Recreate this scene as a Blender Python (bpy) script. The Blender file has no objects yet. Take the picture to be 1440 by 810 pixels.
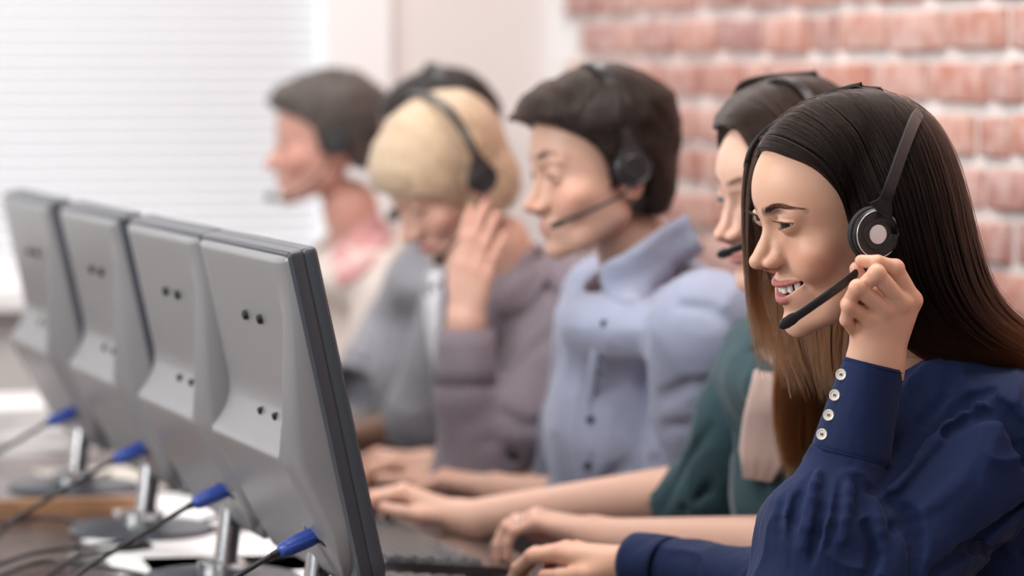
import bpy, bmesh, math, random
import numpy as np
from mathutils import Vector, Matrix
random.seed(7); RNG = np.random.default_rng(7)
PI = math.pi
SC = bpy.context.scene
COL = SC.collection

# ------------------------------------------------------------------ camera
CAM_Z = 1.33
FPX = 5520.0
PITCH = math.atan(309.0 / FPX)
cam_d = bpy.data.cameras.new('camera'); cam = bpy.data.objects.new('camera', cam_d); COL.objects.link(cam)
cam.location = (0, 0, CAM_Z)
cam.rotation_euler = (PI / 2 - PITCH, 0, 0)
cam_d.sensor_width = 36.0
cam_d.lens = 36.0 * FPX / 1440.0
cam_d.clip_start = 0.05
cam_d.dof.use_dof = True
cam_d.dof.focus_distance = 3.93
cam_d.dof.aperture_fstop = 3.6
SC.camera = cam
#CAMERA_OVERRIDE

# ------------------------------------------------------------------ world, lights, exposure
world = bpy.data.worlds.new('world'); SC.world = world; world.use_nodes = True
bg = world.node_tree.nodes['Background']
bg.inputs[0].default_value = (0.93, 0.96, 1.0, 1); bg.inputs[1].default_value = 0.34

def area(name, loc, target, sx, sy, power, color=(1, 1, 1)):
    d = bpy.data.lights.new(name, 'AREA'); d.shape = 'RECTANGLE'; d.size = sx; d.size_y = sy
    d.energy = power; d.color = color
    o = bpy.data.objects.new(name, d); COL.objects.link(o); o.location = loc
    o.rotation_euler = (Vector(target) - Vector(loc)).to_track_quat('-Z', 'Y').to_euler()
    return o
area('window_daylight', (-2.05, 7.85, 1.75), (-.6, 4.3, 1.0), 3.2, 1.9, 31, (0.97, 0.98, 1.0))      # outside the blinds
area('side_key_light', (-2.9, 3.4, 2.45), (0.3, 4.6, 1.1), 2.4, 1.6, 128, (1.0, 0.99, 0.97))      # unseen key light for the people, added left of the frame
area('added_ceiling_light', (0.3, 4.2, 2.74), (0.3, 4.2, 0), 2.4, 1.2, 55, (1.0, 0.97, 0.93))  # unseen overhead source, added to make up for the low ambient
area('added_rear_light', (-.5, 6.5, 2.74), (-.5, 6.5, 0), 1.8, 1.0, 28, (1.0, 0.98, 0.95))  # unseen, added to brighten the back wall and the farther people
area('front_fill_light', (-0.9, 0.6, 2.3), (0.25, 4.4, 1.1), 1.6, 1.0, 22, (1.0, 0.98, 0.95))  # soft fill added on the camera side, no lamp known there
SC.view_settings.view_transform = 'Standard'
SC.view_settings.look = 'None'
SC.view_settings.gamma = 1.0
SC.view_settings.use_curve_mapping = False
SC.view_settings.exposure = 0.0

# ------------------------------------------------------------------ frame of the photograph: a pixel and a distance give a point
def P(px, py, D):
    v = Vector(((px - 720) / FPX, -(py - 405) / FPX, -1.0))
    c, s = math.cos(PI / 2 - PITCH), math.sin(PI / 2 - PITCH)
    w = Vector((v.x, v.y * c - v.z * s, v.y * s + v.z * c))
    k = D / w.y
    return np.array((w.x * k, D, CAM_Z + w.z * k))
def proj(p):
    x, y, z = p[0], p[1], p[2] - CAM_Z
    c, s = math.cos(PITCH), math.sin(PITCH)
    dz = y * c - z * s; up = y * s + z * c
    return (720 + FPX * x / dz, 405 - FPX * up / dz)

# ------------------------------------------------------------------ materials
def mat(name, color=(.5, .5, .5), rough=.5, metal=0., spec=.5, attr=None, noise=None, bump=None, sheen=0, sss=0, emit=None, coat=0, trans=0):
    m = bpy.data.materials.new(name); m.use_nodes = True
    nt = m.node_tree; b = nt.nodes['Principled BSDF']
    b.inputs['Base Color'].default_value = (*color, 1)
    b.inputs['Roughness'].default_value = rough; b.inputs['Metallic'].default_value = metal
    b.inputs['Specular IOR Level'].default_value = spec
    if coat: b.inputs['Coat Weight'].default_value = coat; b.inputs['Coat Roughness'].default_value = .15
    if trans: b.inputs['Transmission Weight'].default_value = trans
    if sheen: b.inputs['Sheen Weight'].default_value = sheen; b.inputs['Sheen Roughness'].default_value = .4
    if sss:
        b.inputs['Subsurface Weight'].default_value = sss
        b.inputs['Subsurface Radius'].default_value = (1.0, .35, .2); b.inputs['Subsurface Scale'].default_value = .006
    if emit: b.inputs['Emission Color'].default_value = (*emit[0], 1); b.inputs['Emission Strength'].default_value = emit[1]
    src = None
    if attr:
        a = nt.nodes.new('ShaderNodeAttribute'); a.attribute_name = attr; src = a.outputs['Color']
    tc = nt.nodes.new('ShaderNodeTexCoord')
    if noise:
        scale, amt, stretch = noise
        mp = nt.nodes.new('ShaderNodeMapping'); mp.inputs['Scale'].default_value = stretch
        nt.links.new(tc.outputs['Object'], mp.inputs['Vector'])
        n = nt.nodes.new('ShaderNodeTexNoise'); n.inputs['Scale'].default_value = scale; n.inputs['Detail'].default_value = 4
        nt.links.new(mp.outputs[0], n.inputs['Vector'])
        r = nt.nodes.new('ShaderNodeMapRange'); r.inputs[1].default_value = .3; r.inputs[2].default_value = .7
        r.inputs[3].default_value = 1 - amt; r.inputs[4].default_value = 1 + amt
        nt.links.new(n.outputs[0], r.inputs[0])
        mx = nt.nodes.new('ShaderNodeVectorMath'); mx.operation = 'SCALE'
        if src is not None: nt.links.new(src, mx.inputs[0])
        else: mx.inputs[0].default_value = color
        nt.links.new(r.outputs[0], mx.inputs['Scale']); src = mx.outputs[0]
    if src is not None: nt.links.new(src, b.inputs['Base Color'])
    if bump:
        scale, st, dist = bump[:3]
        mp = nt.nodes.new('ShaderNodeMapping'); mp.inputs['Scale'].default_value = bump[3] if len(bump) > 3 else (1, 1, 1)
        nt.links.new(tc.outputs['Object'], mp.inputs['Vector'])
        n = nt.nodes.new('ShaderNodeTexNoise'); n.inputs['Scale'].default_value = scale; n.inputs['Detail'].default_value = 3
        nt.links.new(mp.outputs[0], n.inputs['Vector'])
        bn = nt.nodes.new('ShaderNodeBump'); bn.inputs['Strength'].default_value = st; bn.inputs['Distance'].default_value = dist
        nt.links.new(n.outputs[0], bn.inputs['Height']); nt.links.new(bn.outputs[0], b.inputs['Normal'])
    return m

# ------------------------------------------------------------------ tags and linking
def tag(o, label=None, cat=None, group=None, kind=None):
    if label: o['label'] = label
    if cat: o['category'] = cat
    if group: o['group'] = group
    if kind: o['kind'] = kind
    return o
def empty(name, loc=(0, 0, 0), rz=0):
    o = bpy.data.objects.new(name, None); COL.objects.link(o); o.location = loc; o.rotation_euler = (0, 0, rz)
    o.empty_display_size = .05
    return o
def link(name, me, m=None, parent=None, world=True):
    """links a mesh; verts given in world space are kept where they are under a moved parent"""
    o = bpy.data.objects.new(name, me); COL.objects.link(o)
    if m is not None: me.materials.append(m)
    if parent is not None:
        o.parent = parent
        if world: o.matrix_parent_inverse = parent_mat(parent).inverted()
    return o
def parent_mat(o):
    M = Matrix.LocRotScale(o.location, o.rotation_euler, o.scale)
    if o.parent: M = parent_mat(o.parent) @ o.matrix_parent_inverse @ M
    return M
def mesh_np(name, V, F, smooth=True, col=None):
    """F: (n,4) or (n,3) array, or list of both kinds"""
    me = bpy.data.meshes.new(name)
    if isinstance(F, np.ndarray):
        k = F.shape[1]; me.vertices.add(len(V)); me.vertices.foreach_set('co', np.asarray(V, np.float32).ravel())
        me.loops.add(F.size); me.loops.foreach_set('vertex_index', F.astype(np.int32).ravel())
        me.polygons.add(len(F)); me.polygons.foreach_set('loop_start', np.arange(0, F.size, k, dtype=np.int32))
        me.polygons.foreach_set('loop_total', np.full(len(F), k, np.int32))
        me.update(calc_edges=True)
    else:
        me.from_pydata([tuple(v) for v in V], [], F); me.update()
    me.polygons.foreach_set('use_smooth', np.full(len(me.polygons), smooth)); 
    if col is not None:
        a = me.color_attributes.new('col', 'FLOAT_COLOR', 'POINT')
        c = np.ones((len(V), 4), np.float32); c[:, :3] = col; a.data.foreach_set('color', c.ravel())
    me.update()
    return me
def catmull(pts, n):
    pts = np.asarray(pts, float); m = len(pts)
    if m == 2: t = np.linspace(0, 1, n)[:, None]; return pts[0] * (1 - t) + pts[1] * t
    p = np.vstack([2 * pts[0] - pts[1], pts, 2 * pts[-1] - pts[-2]])
    u = np.linspace(0, m - 1 - 1e-9, n); i = u.astype(int); t = (u - i)[:, None]
    a, b, c, d = p[i], p[i + 1], p[i + 2], p[i + 3]
    return .5 * (2 * b + (c - a) * t + (2 * a - 5 * b + 4 * c - d) * t * t + (3 * b - a - 3 * c + d) * t ** 3)
def tube(pts, r, sides=8, n=None, flat=1.0, up=None, caps=True):
    """swept round (or flattened) tube; returns V, F(list)"""
    pts = catmull(pts, n) if n else np.asarray(pts, float)
    m = len(pts); r = np.interp(np.linspace(0, 1, m), np.linspace(0, 1, len(r)), r) if np.ndim(r) else np.full(m, r)
    T = np.gradient(pts, axis=0); T /= np.linalg.norm(T, axis=1)[:, None] + 1e-12
    N = np.zeros_like(T); ref = np.array(up if up is not None else (0.13, .21, .97), float)
    a = ref - T[0] * (ref @ T[0]); N[0] = a / (np.linalg.norm(a) + 1e-9)
    for i in range(1, m):
        b = (ref if up is not None else N[i - 1]); b = b - T[i] * (b @ T[i]); N[i] = b / (np.linalg.norm(b) + 1e-9)
    B = np.cross(T, N)
    th = np.linspace(0, 2 * PI, sides, endpoint=False)
    V = (pts[:, None] + (np.cos(th)[None, :, None] * N[:, None] * flat + np.sin(th)[None, :, None] * B[:, None]) * r[:, None, None]).reshape(-1, 3)
    F = []
    for i in range(m - 1):
        for j in range(sides):
            k = (j + 1) % sides; F.append((i * sides + j, i * sides + k, (i + 1) * sides + k, (i + 1) * sides + j))
    if caps: F.append(tuple(range(sides))[::-1]); F.append(tuple((m - 1) * sides + j for j in range(sides)))
    return V, F
class MB:
    """collects shapes into one mesh"""
    def __init__(s): s.V = []; s.F = []; s.n = 0
    def add(s, V, F):
        V = np.asarray(V, float).reshape(-1, 3); s.V.append(V); s.F += [tuple(int(i) + s.n for i in f) for f in F]; s.n += len(V); return s
    def tube(s, *a, **k): return s.add(*tube(*a, **k))
    def box(s, lo, hi, M=None, bev=0):
        bm = bmesh.new(); bmesh.ops.create_cube(bm, size=1)
        lo = np.array(lo, float); hi = np.array(hi, float)
        for v in bm.verts: v.co = Vector((lo + hi) / 2 + np.array(v.co) * (hi - lo))
        if bev: bmesh.ops.bevel(bm, geom=bm.edges[:], offset=bev, segments=2, profile=.5, affect='EDGES')
        V = np.array([v.co[:] for v in bm.verts]); F = [[v.index for v in f.verts] for f in bm.faces]; bm.free()
        if M is not None: V = V @ M[:3, :3].T + M[:3, 3]
        return s.add(V, F)
    def lathe(s, prof, seg=24, M=None, ring=False):
        """prof: (r, z) list, around local z"""
        V = []; F = []
        for r, z in prof:
            for j in range(seg): a = 2 * PI * j / seg; V.append((r * math.cos(a), r * math.sin(a), z))
        for i in range(len(prof) - 1):
            for j in range(seg):
                k = (j + 1) % seg; F.append((i * seg + j, i * seg + k, (i + 1) * seg + k, (i + 1) * seg + j))
        if not ring: F.append(tuple(range(seg))[::-1]); F.append(tuple((len(prof) - 1) * seg + j for j in range(seg)))
        V = np.array(V)
        if M is not None: V = V @ M[:3, :3].T + M[:3, 3]
        return s.add(V, F)
    def build(s, name, m, parent=None, smooth=True, world=True, auto=True):
        me = mesh_np(name, np.vstack(s.V), s.F, smooth)
        if smooth and auto: me.set_sharp_from_angle(angle=math.radians(38))
        return link(name, me, m, parent, world)
def frame(o, x, y, z):
    M = np.eye(4); M[:3, 0] = x; M[:3, 1] = y; M[:3, 2] = z; M[:3, 3] = o; return M
def unit(v): v = np.asarray(v, float); return v / (np.linalg.norm(v) + 1e-12)

# ------------------------------------------------------------------ distance fields and their surfaces
def smin(a, b, k): h = np.clip(.5 + .5 * (b - a) / k, 0, 1); return b * (1 - h) + a * h - k * h * (1 - h)
def smax(a, b, k): return -smin(-a, -b, k)
def ell(p, c, r, R=None):
    q = p - np.asarray(c, np.float32)
    if R is not None: q = q @ np.asarray(R, np.float32)
    r = np.asarray(r, np.float32)
    k0 = np.sqrt(((q / r) ** 2).sum(1)) + 1e-9; k1 = np.sqrt(((q / (r * r)) ** 2).sum(1)) + 1e-9
    return k0 * (k0 - 1) / k1
def cap(p, a, b, ra, rb=None):
    a = np.asarray(a, np.float32); b = np.asarray(b, np.float32); rb = ra if rb is None else rb
    ab = b - a; pa = p - a; h = np.clip(pa @ ab / (ab @ ab + 1e-12), 0, 1)
    return np.sqrt(((pa - h[:, None] * ab) ** 2).sum(1)) - (ra + (rb - ra) * h)
def chain(p, pts, rads, k=.01):
    d = None
    for i in range(len(pts) - 1):
        e = cap(p, pts[i], pts[i + 1], rads[i], rads[i + 1]); d = e if d is None else smin(d, e, k)
    return d
def rot(axis, deg):
    return np.array(Matrix.Rotation(math.radians(deg), 3, axis))
def nets(f, lo, hi, h, project=1, slack=1.5):
    lo = np.asarray(lo, np.float64); hi = np.asarray(hi, np.float64); lev = 4
    s = h * 2 ** lev; n = np.ceil((hi - lo) / s).astype(int)
    c = np.stack(np.meshgrid(*[np.arange(k) for k in n], indexing='ij'), -1).reshape(-1, 3)
    while True:
        d = f((lo + (c + .5) * s).astype(np.float32))
        c = c[np.abs(d) < s * .87 * slack]
        if lev == 0: break
        lev -= 1; s /= 2
        off = np.stack(np.meshgrid([0, 1], [0, 1], [0, 1], indexing='ij'), -1).reshape(-1, 3)
        c = (c[:, None] * 2 + off[None]).reshape(-1, 3)
    K = 1 << 20
    key = lambda q: (q[..., 0].astype(np.int64) * K + q[..., 1]) * K + q[..., 2]
    off = np.stack(np.meshgrid([0, 1], [0, 1], [0, 1], indexing='ij'), -1).reshape(-1, 3)
    ck = key(c[:, None] + off[None] + 1)
    uk, inv = np.unique(ck, return_inverse=True); inv = inv.reshape(ck.shape)
    q = np.stack([uk // (K * K), (uk // K) % K, uk % K], 1) - 1
    val = f((lo + q * s).astype(np.float32))
    cv = val[inv]; neg = cv < 0; act = neg.any(1) & ~neg.all(1)
    c = c[act]; cv = cv[act]; neg = neg[act]
    order = np.argsort(key(c + 1)); c = c[order]; cv = cv[order]; neg = neg[order]; kk = key(c + 1)
    acc = np.zeros((len(c), 3)); cnt = np.zeros(len(c))
    for a in range(8):
        for ax in range(3):
            b = a + (4, 2, 1)[ax]
            if off[a][ax]: continue
            m = neg[:, a] != neg[:, b]; t = np.where(m, cv[:, a] / np.where(m, cv[:, a] - cv[:, b], 1), 0)
            p = off[a][None] + np.zeros((len(c), 3)); p[:, ax] += t
            acc += p * m[:, None]; cnt += m
    V = lo + (c + acc / cnt[:, None]) * s
    F = []
    for ax in range(3):
        b = (4, 2, 1)[ax]; u, v = [(1, 2), (2, 0), (0, 1)][ax]
        m = neg[:, 0] != neg[:, b]; idx = np.nonzero(m)[0]; eu = np.eye(3, dtype=int)[u]; ev = np.eye(3, dtype=int)[v]
        ids = [idx]
        for sh in (eu, eu + ev, ev):
            kq = key(c[idx] + 1 - sh); j = np.clip(np.searchsorted(kk, kq), 0, len(kk) - 1); j = np.where(kk[j] == kq, j, -1); ids.append(j)
        Q = np.stack(ids, 1); ok = (Q >= 0).all(1); Q = Q[ok]; fl = ~neg[idx[ok], 0]
        Q[fl] = Q[fl][:, ::-1]; F.append(Q)
    F = np.vstack(F)[:, ::-1]
    for _ in range(project):
        e = h * .5; V32 = V.astype(np.float32); d0 = f(V32); g = np.stack([f(V32 + np.eye(3, dtype=np.float32)[i] * e) - d0 for i in range(3)], 1) / e
        g2 = (g * g).sum(1) + 1e-6; st = np.clip(d0 / g2, -h, h); V = V - g * st[:, None] * .9
    return V, F
def vnoise(p, seed=0):
    i = np.floor(p).astype(np.int64); f = p - i; f = f * f * (3 - 2 * f); out = 0
    for dx in (0, 1):
        for dy in (0, 1):
            for dz in (0, 1):
                h = (i[:, 0] + dx) * 374761393 + (i[:, 1] + dy) * 668265263 + (i[:, 2] + dz) * 2147483647 + seed * 974634777
                h = (h ^ (h >> 13)) * 1274126177; h = (h ^ (h >> 16)) & 0xffffff
                w = (f[:, 0] if dx else 1 - f[:, 0]) * (f[:, 1] if dy else 1 - f[:, 1]) * (f[:, 2] if dz else 1 - f[:, 2])
                out = out + w * (h / 0xffffff)
    return (out * 2 - 1).astype(np.float32)
def poly2(p, poly):
    """signed distance to a 2-D polygon, negative inside"""
    poly = np.asarray(poly, np.float32); n = len(poly); d = np.full(len(p), 1e9, np.float32); s = np.ones(len(p), np.float32)
    for i in range(n):
        a = poly[i]; b = poly[i - 1]; e = b - a; w = p - a
        q = w - e * np.clip((w @ e) / (e @ e), 0, 1)[:, None]; d = np.minimum(d, (q * q).sum(1))
        c1 = p[:, 1] >= a[1]; c2 = p[:, 1] < b[1]; c3 = e[0] * w[:, 1] > e[1] * w[:, 0]
        s[(c1 & c2 & c3) | (~c1 & ~c2 & ~c3)] *= -1
    return s * np.sqrt(d)
def strands(name, C, R, colr, m, parent):
    """C: (N, n, 3) points in world space -> hair curves"""
    N, n = C.shape[:2]
    hc = bpy.data.hair_curves.new(name); hc.add_curves([n] * N)
    hc.points.foreach_set('position', C.astype(np.float32).ravel())
    ra = hc.attributes.get('radius') or hc.attributes.new('radius', 'FLOAT', 'POINT')
    ra.data.foreach_set('value', np.broadcast_to(R, (N, n)).astype(np.float32).ravel())
    ca = hc.attributes.new('col', 'FLOAT_COLOR', 'POINT'); cc = np.ones((N, n, 4), np.float32); cc[..., :3] = colr
    ca.data.foreach_set('color', cc.ravel())
    hc.materials.append(m)
    o = bpy.data.objects.new(name, hc); COL.objects.link(o); o.parent = parent; o.matrix_parent_inverse = parent_mat(parent).inverted()
    return o
# ------------------------------------------------------------------ the human head, in centimetres: +x its left, +y forward, +z up, origin between the eyes' height and the ears
def head_fields(o):
    """o: options. Returns the signed distance of head and neck, and the colour function"""
    fem = o.get('fem', 1.); sm = o.get('smile', 0.); op = o.get('open', 0.); lidu = o.get('lid', .42)
    neck = o.get('neck', ((0, -3.2, -8), (0, -5.5, -17))); nr = 5.0 - .75 * fem
    jw = 1 - .09 * fem; nose = 1 - .10 * fem; chin_y = o.get('chin', 0); cz = o.get('chinz', .0)
    ear = o.get('ear', 1)
    mz = -6.75 + o.get('mouthz', .0); nz_ = o.get('nosez', .0)
    zc = .80 * sm                                     # how far the corners rise
    W = 2.45 + .75 * sm
    def upline(x): return mz + .12 * op + zc * (x / W) ** 2
    def loline(x): return mz - .95 * op + (zc + .95 * op) * (x / W) ** 2.2
    def lipy(x): return 9.65 - .30 * x * x * (1 - .12 * sm) - .25 * sm
    xs = np.linspace(0, W, 7)
    up_pts = [(x, lipy(x) - .12, upline(x) + .34 * (1 - (x / W) ** 2) + .03) for x in xs]
    up_r = [.40 * (1 - .72 * (x / W) ** 1.6) * (1 - .18 * sm) * (1 - .18 * (1 - fem)) for x in xs]
    lo_pts = [(x, lipy(x) - .28, loline(x) - .40 * (1 - (x / W) ** 2)) for x in xs]
    lo_r = [.50 * (1 - .75 * (x / W) ** 1.6) * (1 - .12 * sm) * (1 - .15 * (1 - fem)) for x in xs]
    ecx, ecy = 3.15, 7.35; ez = o.get('eyez', .0)
    def eye_open(x, z):
        t = (x - ecx) / 1.38; q = np.clip(1 - t * t, 0, 1); tilt = .10 * t
        zu = lidu * q ** .8 + tilt - .02; zl = -.40 * q + tilt + .10 * sm * q
        return np.maximum(z - ez - zu, zl - z + ez)
    def sdf(P):
        P = P.astype(np.float32); X = np.abs(P[:, 0]); p = np.stack([X, P[:, 1], P[:, 2]], 1)
        d = ell(p, (0, -.9, 3.0), (7.25 + .15 * (1 - fem), 9.3, 7.9))
        d = smin(d, ell(p, (0, 2.6, 2.6), (6.5, 6.5, 6.2)), 1.5)                      # forehead
        d = smin(d, ell(p, (0, 2.6, -2.6), (6.3 * jw + .3, 5.9, 7.2)), 1.5)           # mid face
        d = smin(d, cap(p, (5.15 * jw, .3, -6.3), (3.0 * jw, 5.2, -8.7 - .8 * cz), 1.25), 2.0)  # jaw
        d = smin(d, cap(p, (3.0 * jw, 5.2, -8.7 - .8 * cz), (.8, 7.5 + chin_y, -9.75 - cz), 1.35), 1.6)
        d = smin(d, ell(p, (0, 8.15 + chin_y, -9.75 - cz), (1.5, 1.15, 1.25 + .3 * cz)), .9)         # chin
        d = smin(d, ell(p, (0, 6.2, -6.9), (3.3, 3.1, 2.9)), 1.2)                     # muzzle
        d = smin(d, ell(p, (4.3, 5.4 + .25 * sm, -2.9 + .35 * sm), (2.2, 2.15, 1.75)), 1.6)  # cheek bone
        d = smin(d, ell(p, (3.7, 6.35, -4.3 + .3 * sm), (1.7, 1.5 + .25 * sm, 1.6)), 1.4)
        d = smin(d, cap(p, (.9, 8.1, 1.75), (4.0, 7.0, 1.9), .70 + .14 * (1 - fem)), 1.1)    # brow
        d = smax(d, -ell(p, (3.05, 9.35, ez - .05), (1.75, 1.55, 1.25)), 1.1)             # socket
        d = smax(d, -ell(p, (1.45, 9.1, -.2), (.75, .8, 1.1)), .7)
        # nose
        n = cap(p, (0, 8.25, .6), (0, 9.9, -2.9 + nz_), .62, .68)
        n = smin(n, cap(p, (0, 9.6, -2.5 + nz_), (0, 10.80, -3.70 + nz_), .62, .82), .5)
        n = smin(n, ell(p, (1.05, 9.45, -4.02 + nz_), (.80 * (1 - .08 * fem), 1.10, .68)), .55)
        n = smin(n, cap(p, (.75, 8.1, -1.6 + nz_), (1.15, 8.75, -3.5 + nz_), .55, .72), .7)
        n = smin(n, cap(p, (0, 10.3, -4.4 + nz_), (0, 9.2, -5.2 + nz_), .32), .4)
        d = smin(d, n, .75)
        d = smax(d, -ell(p, (.68, 9.9, -4.72 + nz_), (.42, .75, .40)), .15)                # nostril
        d = smax(d, -cap(p, (2.0, 8.75, -3.3 + nz_), (2.08, 8.55, -4.2 + nz_), .10), .22)
        d = smax(d, -cap(p, (2.08, 8.55, -4.2 + nz_), (1.75, 8.75, -4.75 + nz_), .10), .22)           # wing groove
        d = smax(d, -cap(p, (0, 9.95, -5.4), (0, 9.95, -6.1), .17), .35)               # philtrum
        if sm > 0:                                                                    # smile fold
            e = cap(p, (2.35, 8.5, -5.1), (3.45, 7.55, -6.4), .06); d = smax(d, -e, .9 * sm)
            e = cap(p, (3.35, 7.65, -6.3), (3.6, 6.8, -7.6), .02); d = smax(d, -e, .9 * sm)
        # lips
        for pts, rr in ((up_pts, up_r), (lo_pts, lo_r)):
            e = chain(p, pts, rr, .1); d = smin(d, e, .30)
        d = smax(d, -ell(p, (0, 9.55, -8.75 - .35 * op), (1.3, .55, .35)), .55)         # under the lower lip
        if op > 0:
            xx = np.clip(X / W, 0, 1); a = upline(X); b = loline(X)
            m = np.maximum(P[:, 2] - a, b - P[:, 2]); m = np.maximum(m, X - W * .98); m = np.maximum(m, 7.0 - .35 * X - P[:, 1])
            m = np.maximum(m, P[:, 1] - 12)
            d = smax(d, -m, .12)
            tng = ell(p, (0, 5.6, -7.9), (2.4, 2.6, .9)); d = np.minimum(d, tng)
        else:
            zz = P[:, 2] - upline(X); m = np.sqrt((zz) ** 2 + np.maximum(X - W, 0) ** 2 + np.maximum(9.0 - .3 * X * X - P[:, 1], 0) ** 2) - .035
            d = smax(d, -m, .16)
        # lids
        l = ell(p, (ecx, ecy, ez), (1.37, 1.37, 1.37)); d = smin(d, l, .38)
        d = smax(d, -cap(p, (2.0, 8.25, ez + .55), (3.2, 8.62, ez + .86), .04, .05), .22)         # lid fold
        d = smax(d, -cap(p, (3.2, 8.62, ez + .86), (4.5, 7.75, ez + .62), .05, .03), .22)
        eo = eye_open(X, P[:, 2]); m = np.maximum(eo, 7.4 - P[:, 1]); m = np.maximum(m, np.abs(X - ecx) - 1.36)
        m = np.maximum(m, 1.06 - np.sqrt(((p - np.array((ecx, ecy, ez), np.float32)) ** 2).sum(1)))
        d = smax(d, -m, .09)
        if ear:
            R = rot('Z', -20) @ rot('X', 8)
            q = p - np.array((7.35, -1.2, -1.6), np.float32); q = q @ R.astype(np.float32)
            e = ell(q, (0, 0, .2), (.75, 1.75, 2.9)); e = smax(e, -ell(q, (.75, .15, .1), (.45, 1.15, 2.0)), .3)
            a = q[:, 1] / 1.62; b = (q[:, 2] - .2) / 2.75; rr = np.sqrt(a * a + b * b); tor = np.sqrt(((rr - 1) * 1.9) ** 2 + (q[:, 0] - .25) ** 2) - .30
            tor = np.where(q[:, 1] > .9, tor + .3, tor); e = smin(e, tor, .25)
            e = smin(e, cap(q, (.3, .95, -.6), (.3, .9, -1.1), .30), .3); 
            d = smin(d, e, .35)
        nk = cap(p, neck[0], neck[1], nr, nr + .25) if abs(neck[1][0]) < 1e-6 else cap(P, neck[0], neck[1], nr, nr + .25)
        d = smin(d, nk, 2.2)
        return d
    def color(P, base, lip=(.62, .20, .19), hair=(.03, .02, .015), stubble=0):
        X = np.abs(P[:, 0]); p = np.stack([X, P[:, 1], P[:, 2]], 1).astype(np.float32)
        c = np.tile(np.array(base, float), (len(P), 1))
        def blend(w, col): nonlocal c; w = np.clip(w, 0, 1)[:, None]; c = c * (1 - w) + np.array(col) * w
        rosy = np.array(base) * (1.0, .70, .68); g = lambda q, c0, s: np.exp(-((q - np.array(c0)) ** 2).sum(1) / (2 * s * s))
        blend(.55 * g(p, (4.6, 6.6, -3.3), 1.7), rosy); blend(.45 * g(p, (0, 10.8, -4.1), 1.0), rosy); blend(.5 * g(p, (7.8, -1, -1.5), 2.2), rosy)
        blend(.30 * g(p, (3.1, 8.2, -.9), .9), np.array(base) * (.86, .72, .72)); blend(.35 * g(p, (3.2, 8.4, .8), .6), np.array(base) * (.78, .60, .58))
        blend(.9 * np.clip((.10 - ell(p, (.68, 9.9, -4.72 + nz_), (.42, .75, .40))) / .12, 0, 1) * (P[:, 1] < 10.6), (.10, .03, .02))
        if stubble:
            z = np.clip((-4.6 - P[:, 2]) / 1.2, 0, 1) * np.clip((P[:, 1] + .5) / 2.5, 0, 1) * np.clip((P[:, 2] + 13.5) / 2, 0, 1)
            blend(stubble * z, np.array(base) * .42 + np.array(hair) * .3)
        front = P[:, 1] > 5
        for pts, rr in ((up_pts, up_r), (lo_pts, lo_r)):
            e = chain(p, pts, rr, .1); w = np.clip((.16 - e) / .12, 0, 1) * front; blend(w * (.92 if fem else .5), lip)
        if op > 0:
            inside = (P[:, 1] < lipy(np.minimum(X, W)) - .75) & (P[:, 2] < upline(X) + .3) & (P[:, 2] > loline(X) - .6) & (X < W) & (P[:, 1] > 3)
            blend(inside * 1.0, (.22, .05, .05))
        b = cap(p, (.95, 8.9, 2.35), (2.7, 8.35, 2.75), .22, .28); b = np.minimum(b, cap(p, (2.7, 8.35, 2.75), (5.2, 6.1, 2.25), .28, .08))
        br = o.get('brow', .5); blend(br * np.clip((.45 - b) / .35, 0, 1) * (P[:, 1] > 5.5), hair)
        ed = np.abs(eye_open(X, P[:, 2])); w = np.clip(1 - ed / .10, 0, 1) * (P[:, 1] > 7.6) * (np.abs(X - ecx) < 1.5)
        blend(.75 * w * o.get('liner', .8), (.05, .03, .025))
        return np.clip(c, 0, 1)
    info = dict(up=up_pts, lo=lo_pts, upline=upline, loline=loline, lipy=lipy, W=W, ec=(ecx, ecy, ez), lidu=lidu)
    return sdf, color, info

def head_matrix(pos, a, pitch, roll, s):
    """a: degrees the face turns from photo-left towards the camera; s: size"""
    a = math.radians(a); f = np.array((-math.cos(a), -math.sin(a), 0)); l = np.array((math.sin(a), -math.cos(a), 0)); u = np.array((0, 0, 1.))
    R = np.stack([l, f, u], 1)
    R = R @ rot('Y', roll) @ rot('X', -pitch)           # pitch > 0: chin drops towards the chest
    M = np.eye(4); M[:3, :3] = R * (.01 * s); M[:3, 3] = pos; return M
def xf(M, p): p = np.asarray(p, float); return p @ M[:3, :3].T + M[:3, 3]
def inv_fields(M, f, s):
    Mi = np.linalg.inv(M).astype(np.float32)
    return lambda P: f(P @ Mi[:3, :3].T + Mi[:3, 3]) * (.01 * s)

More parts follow.
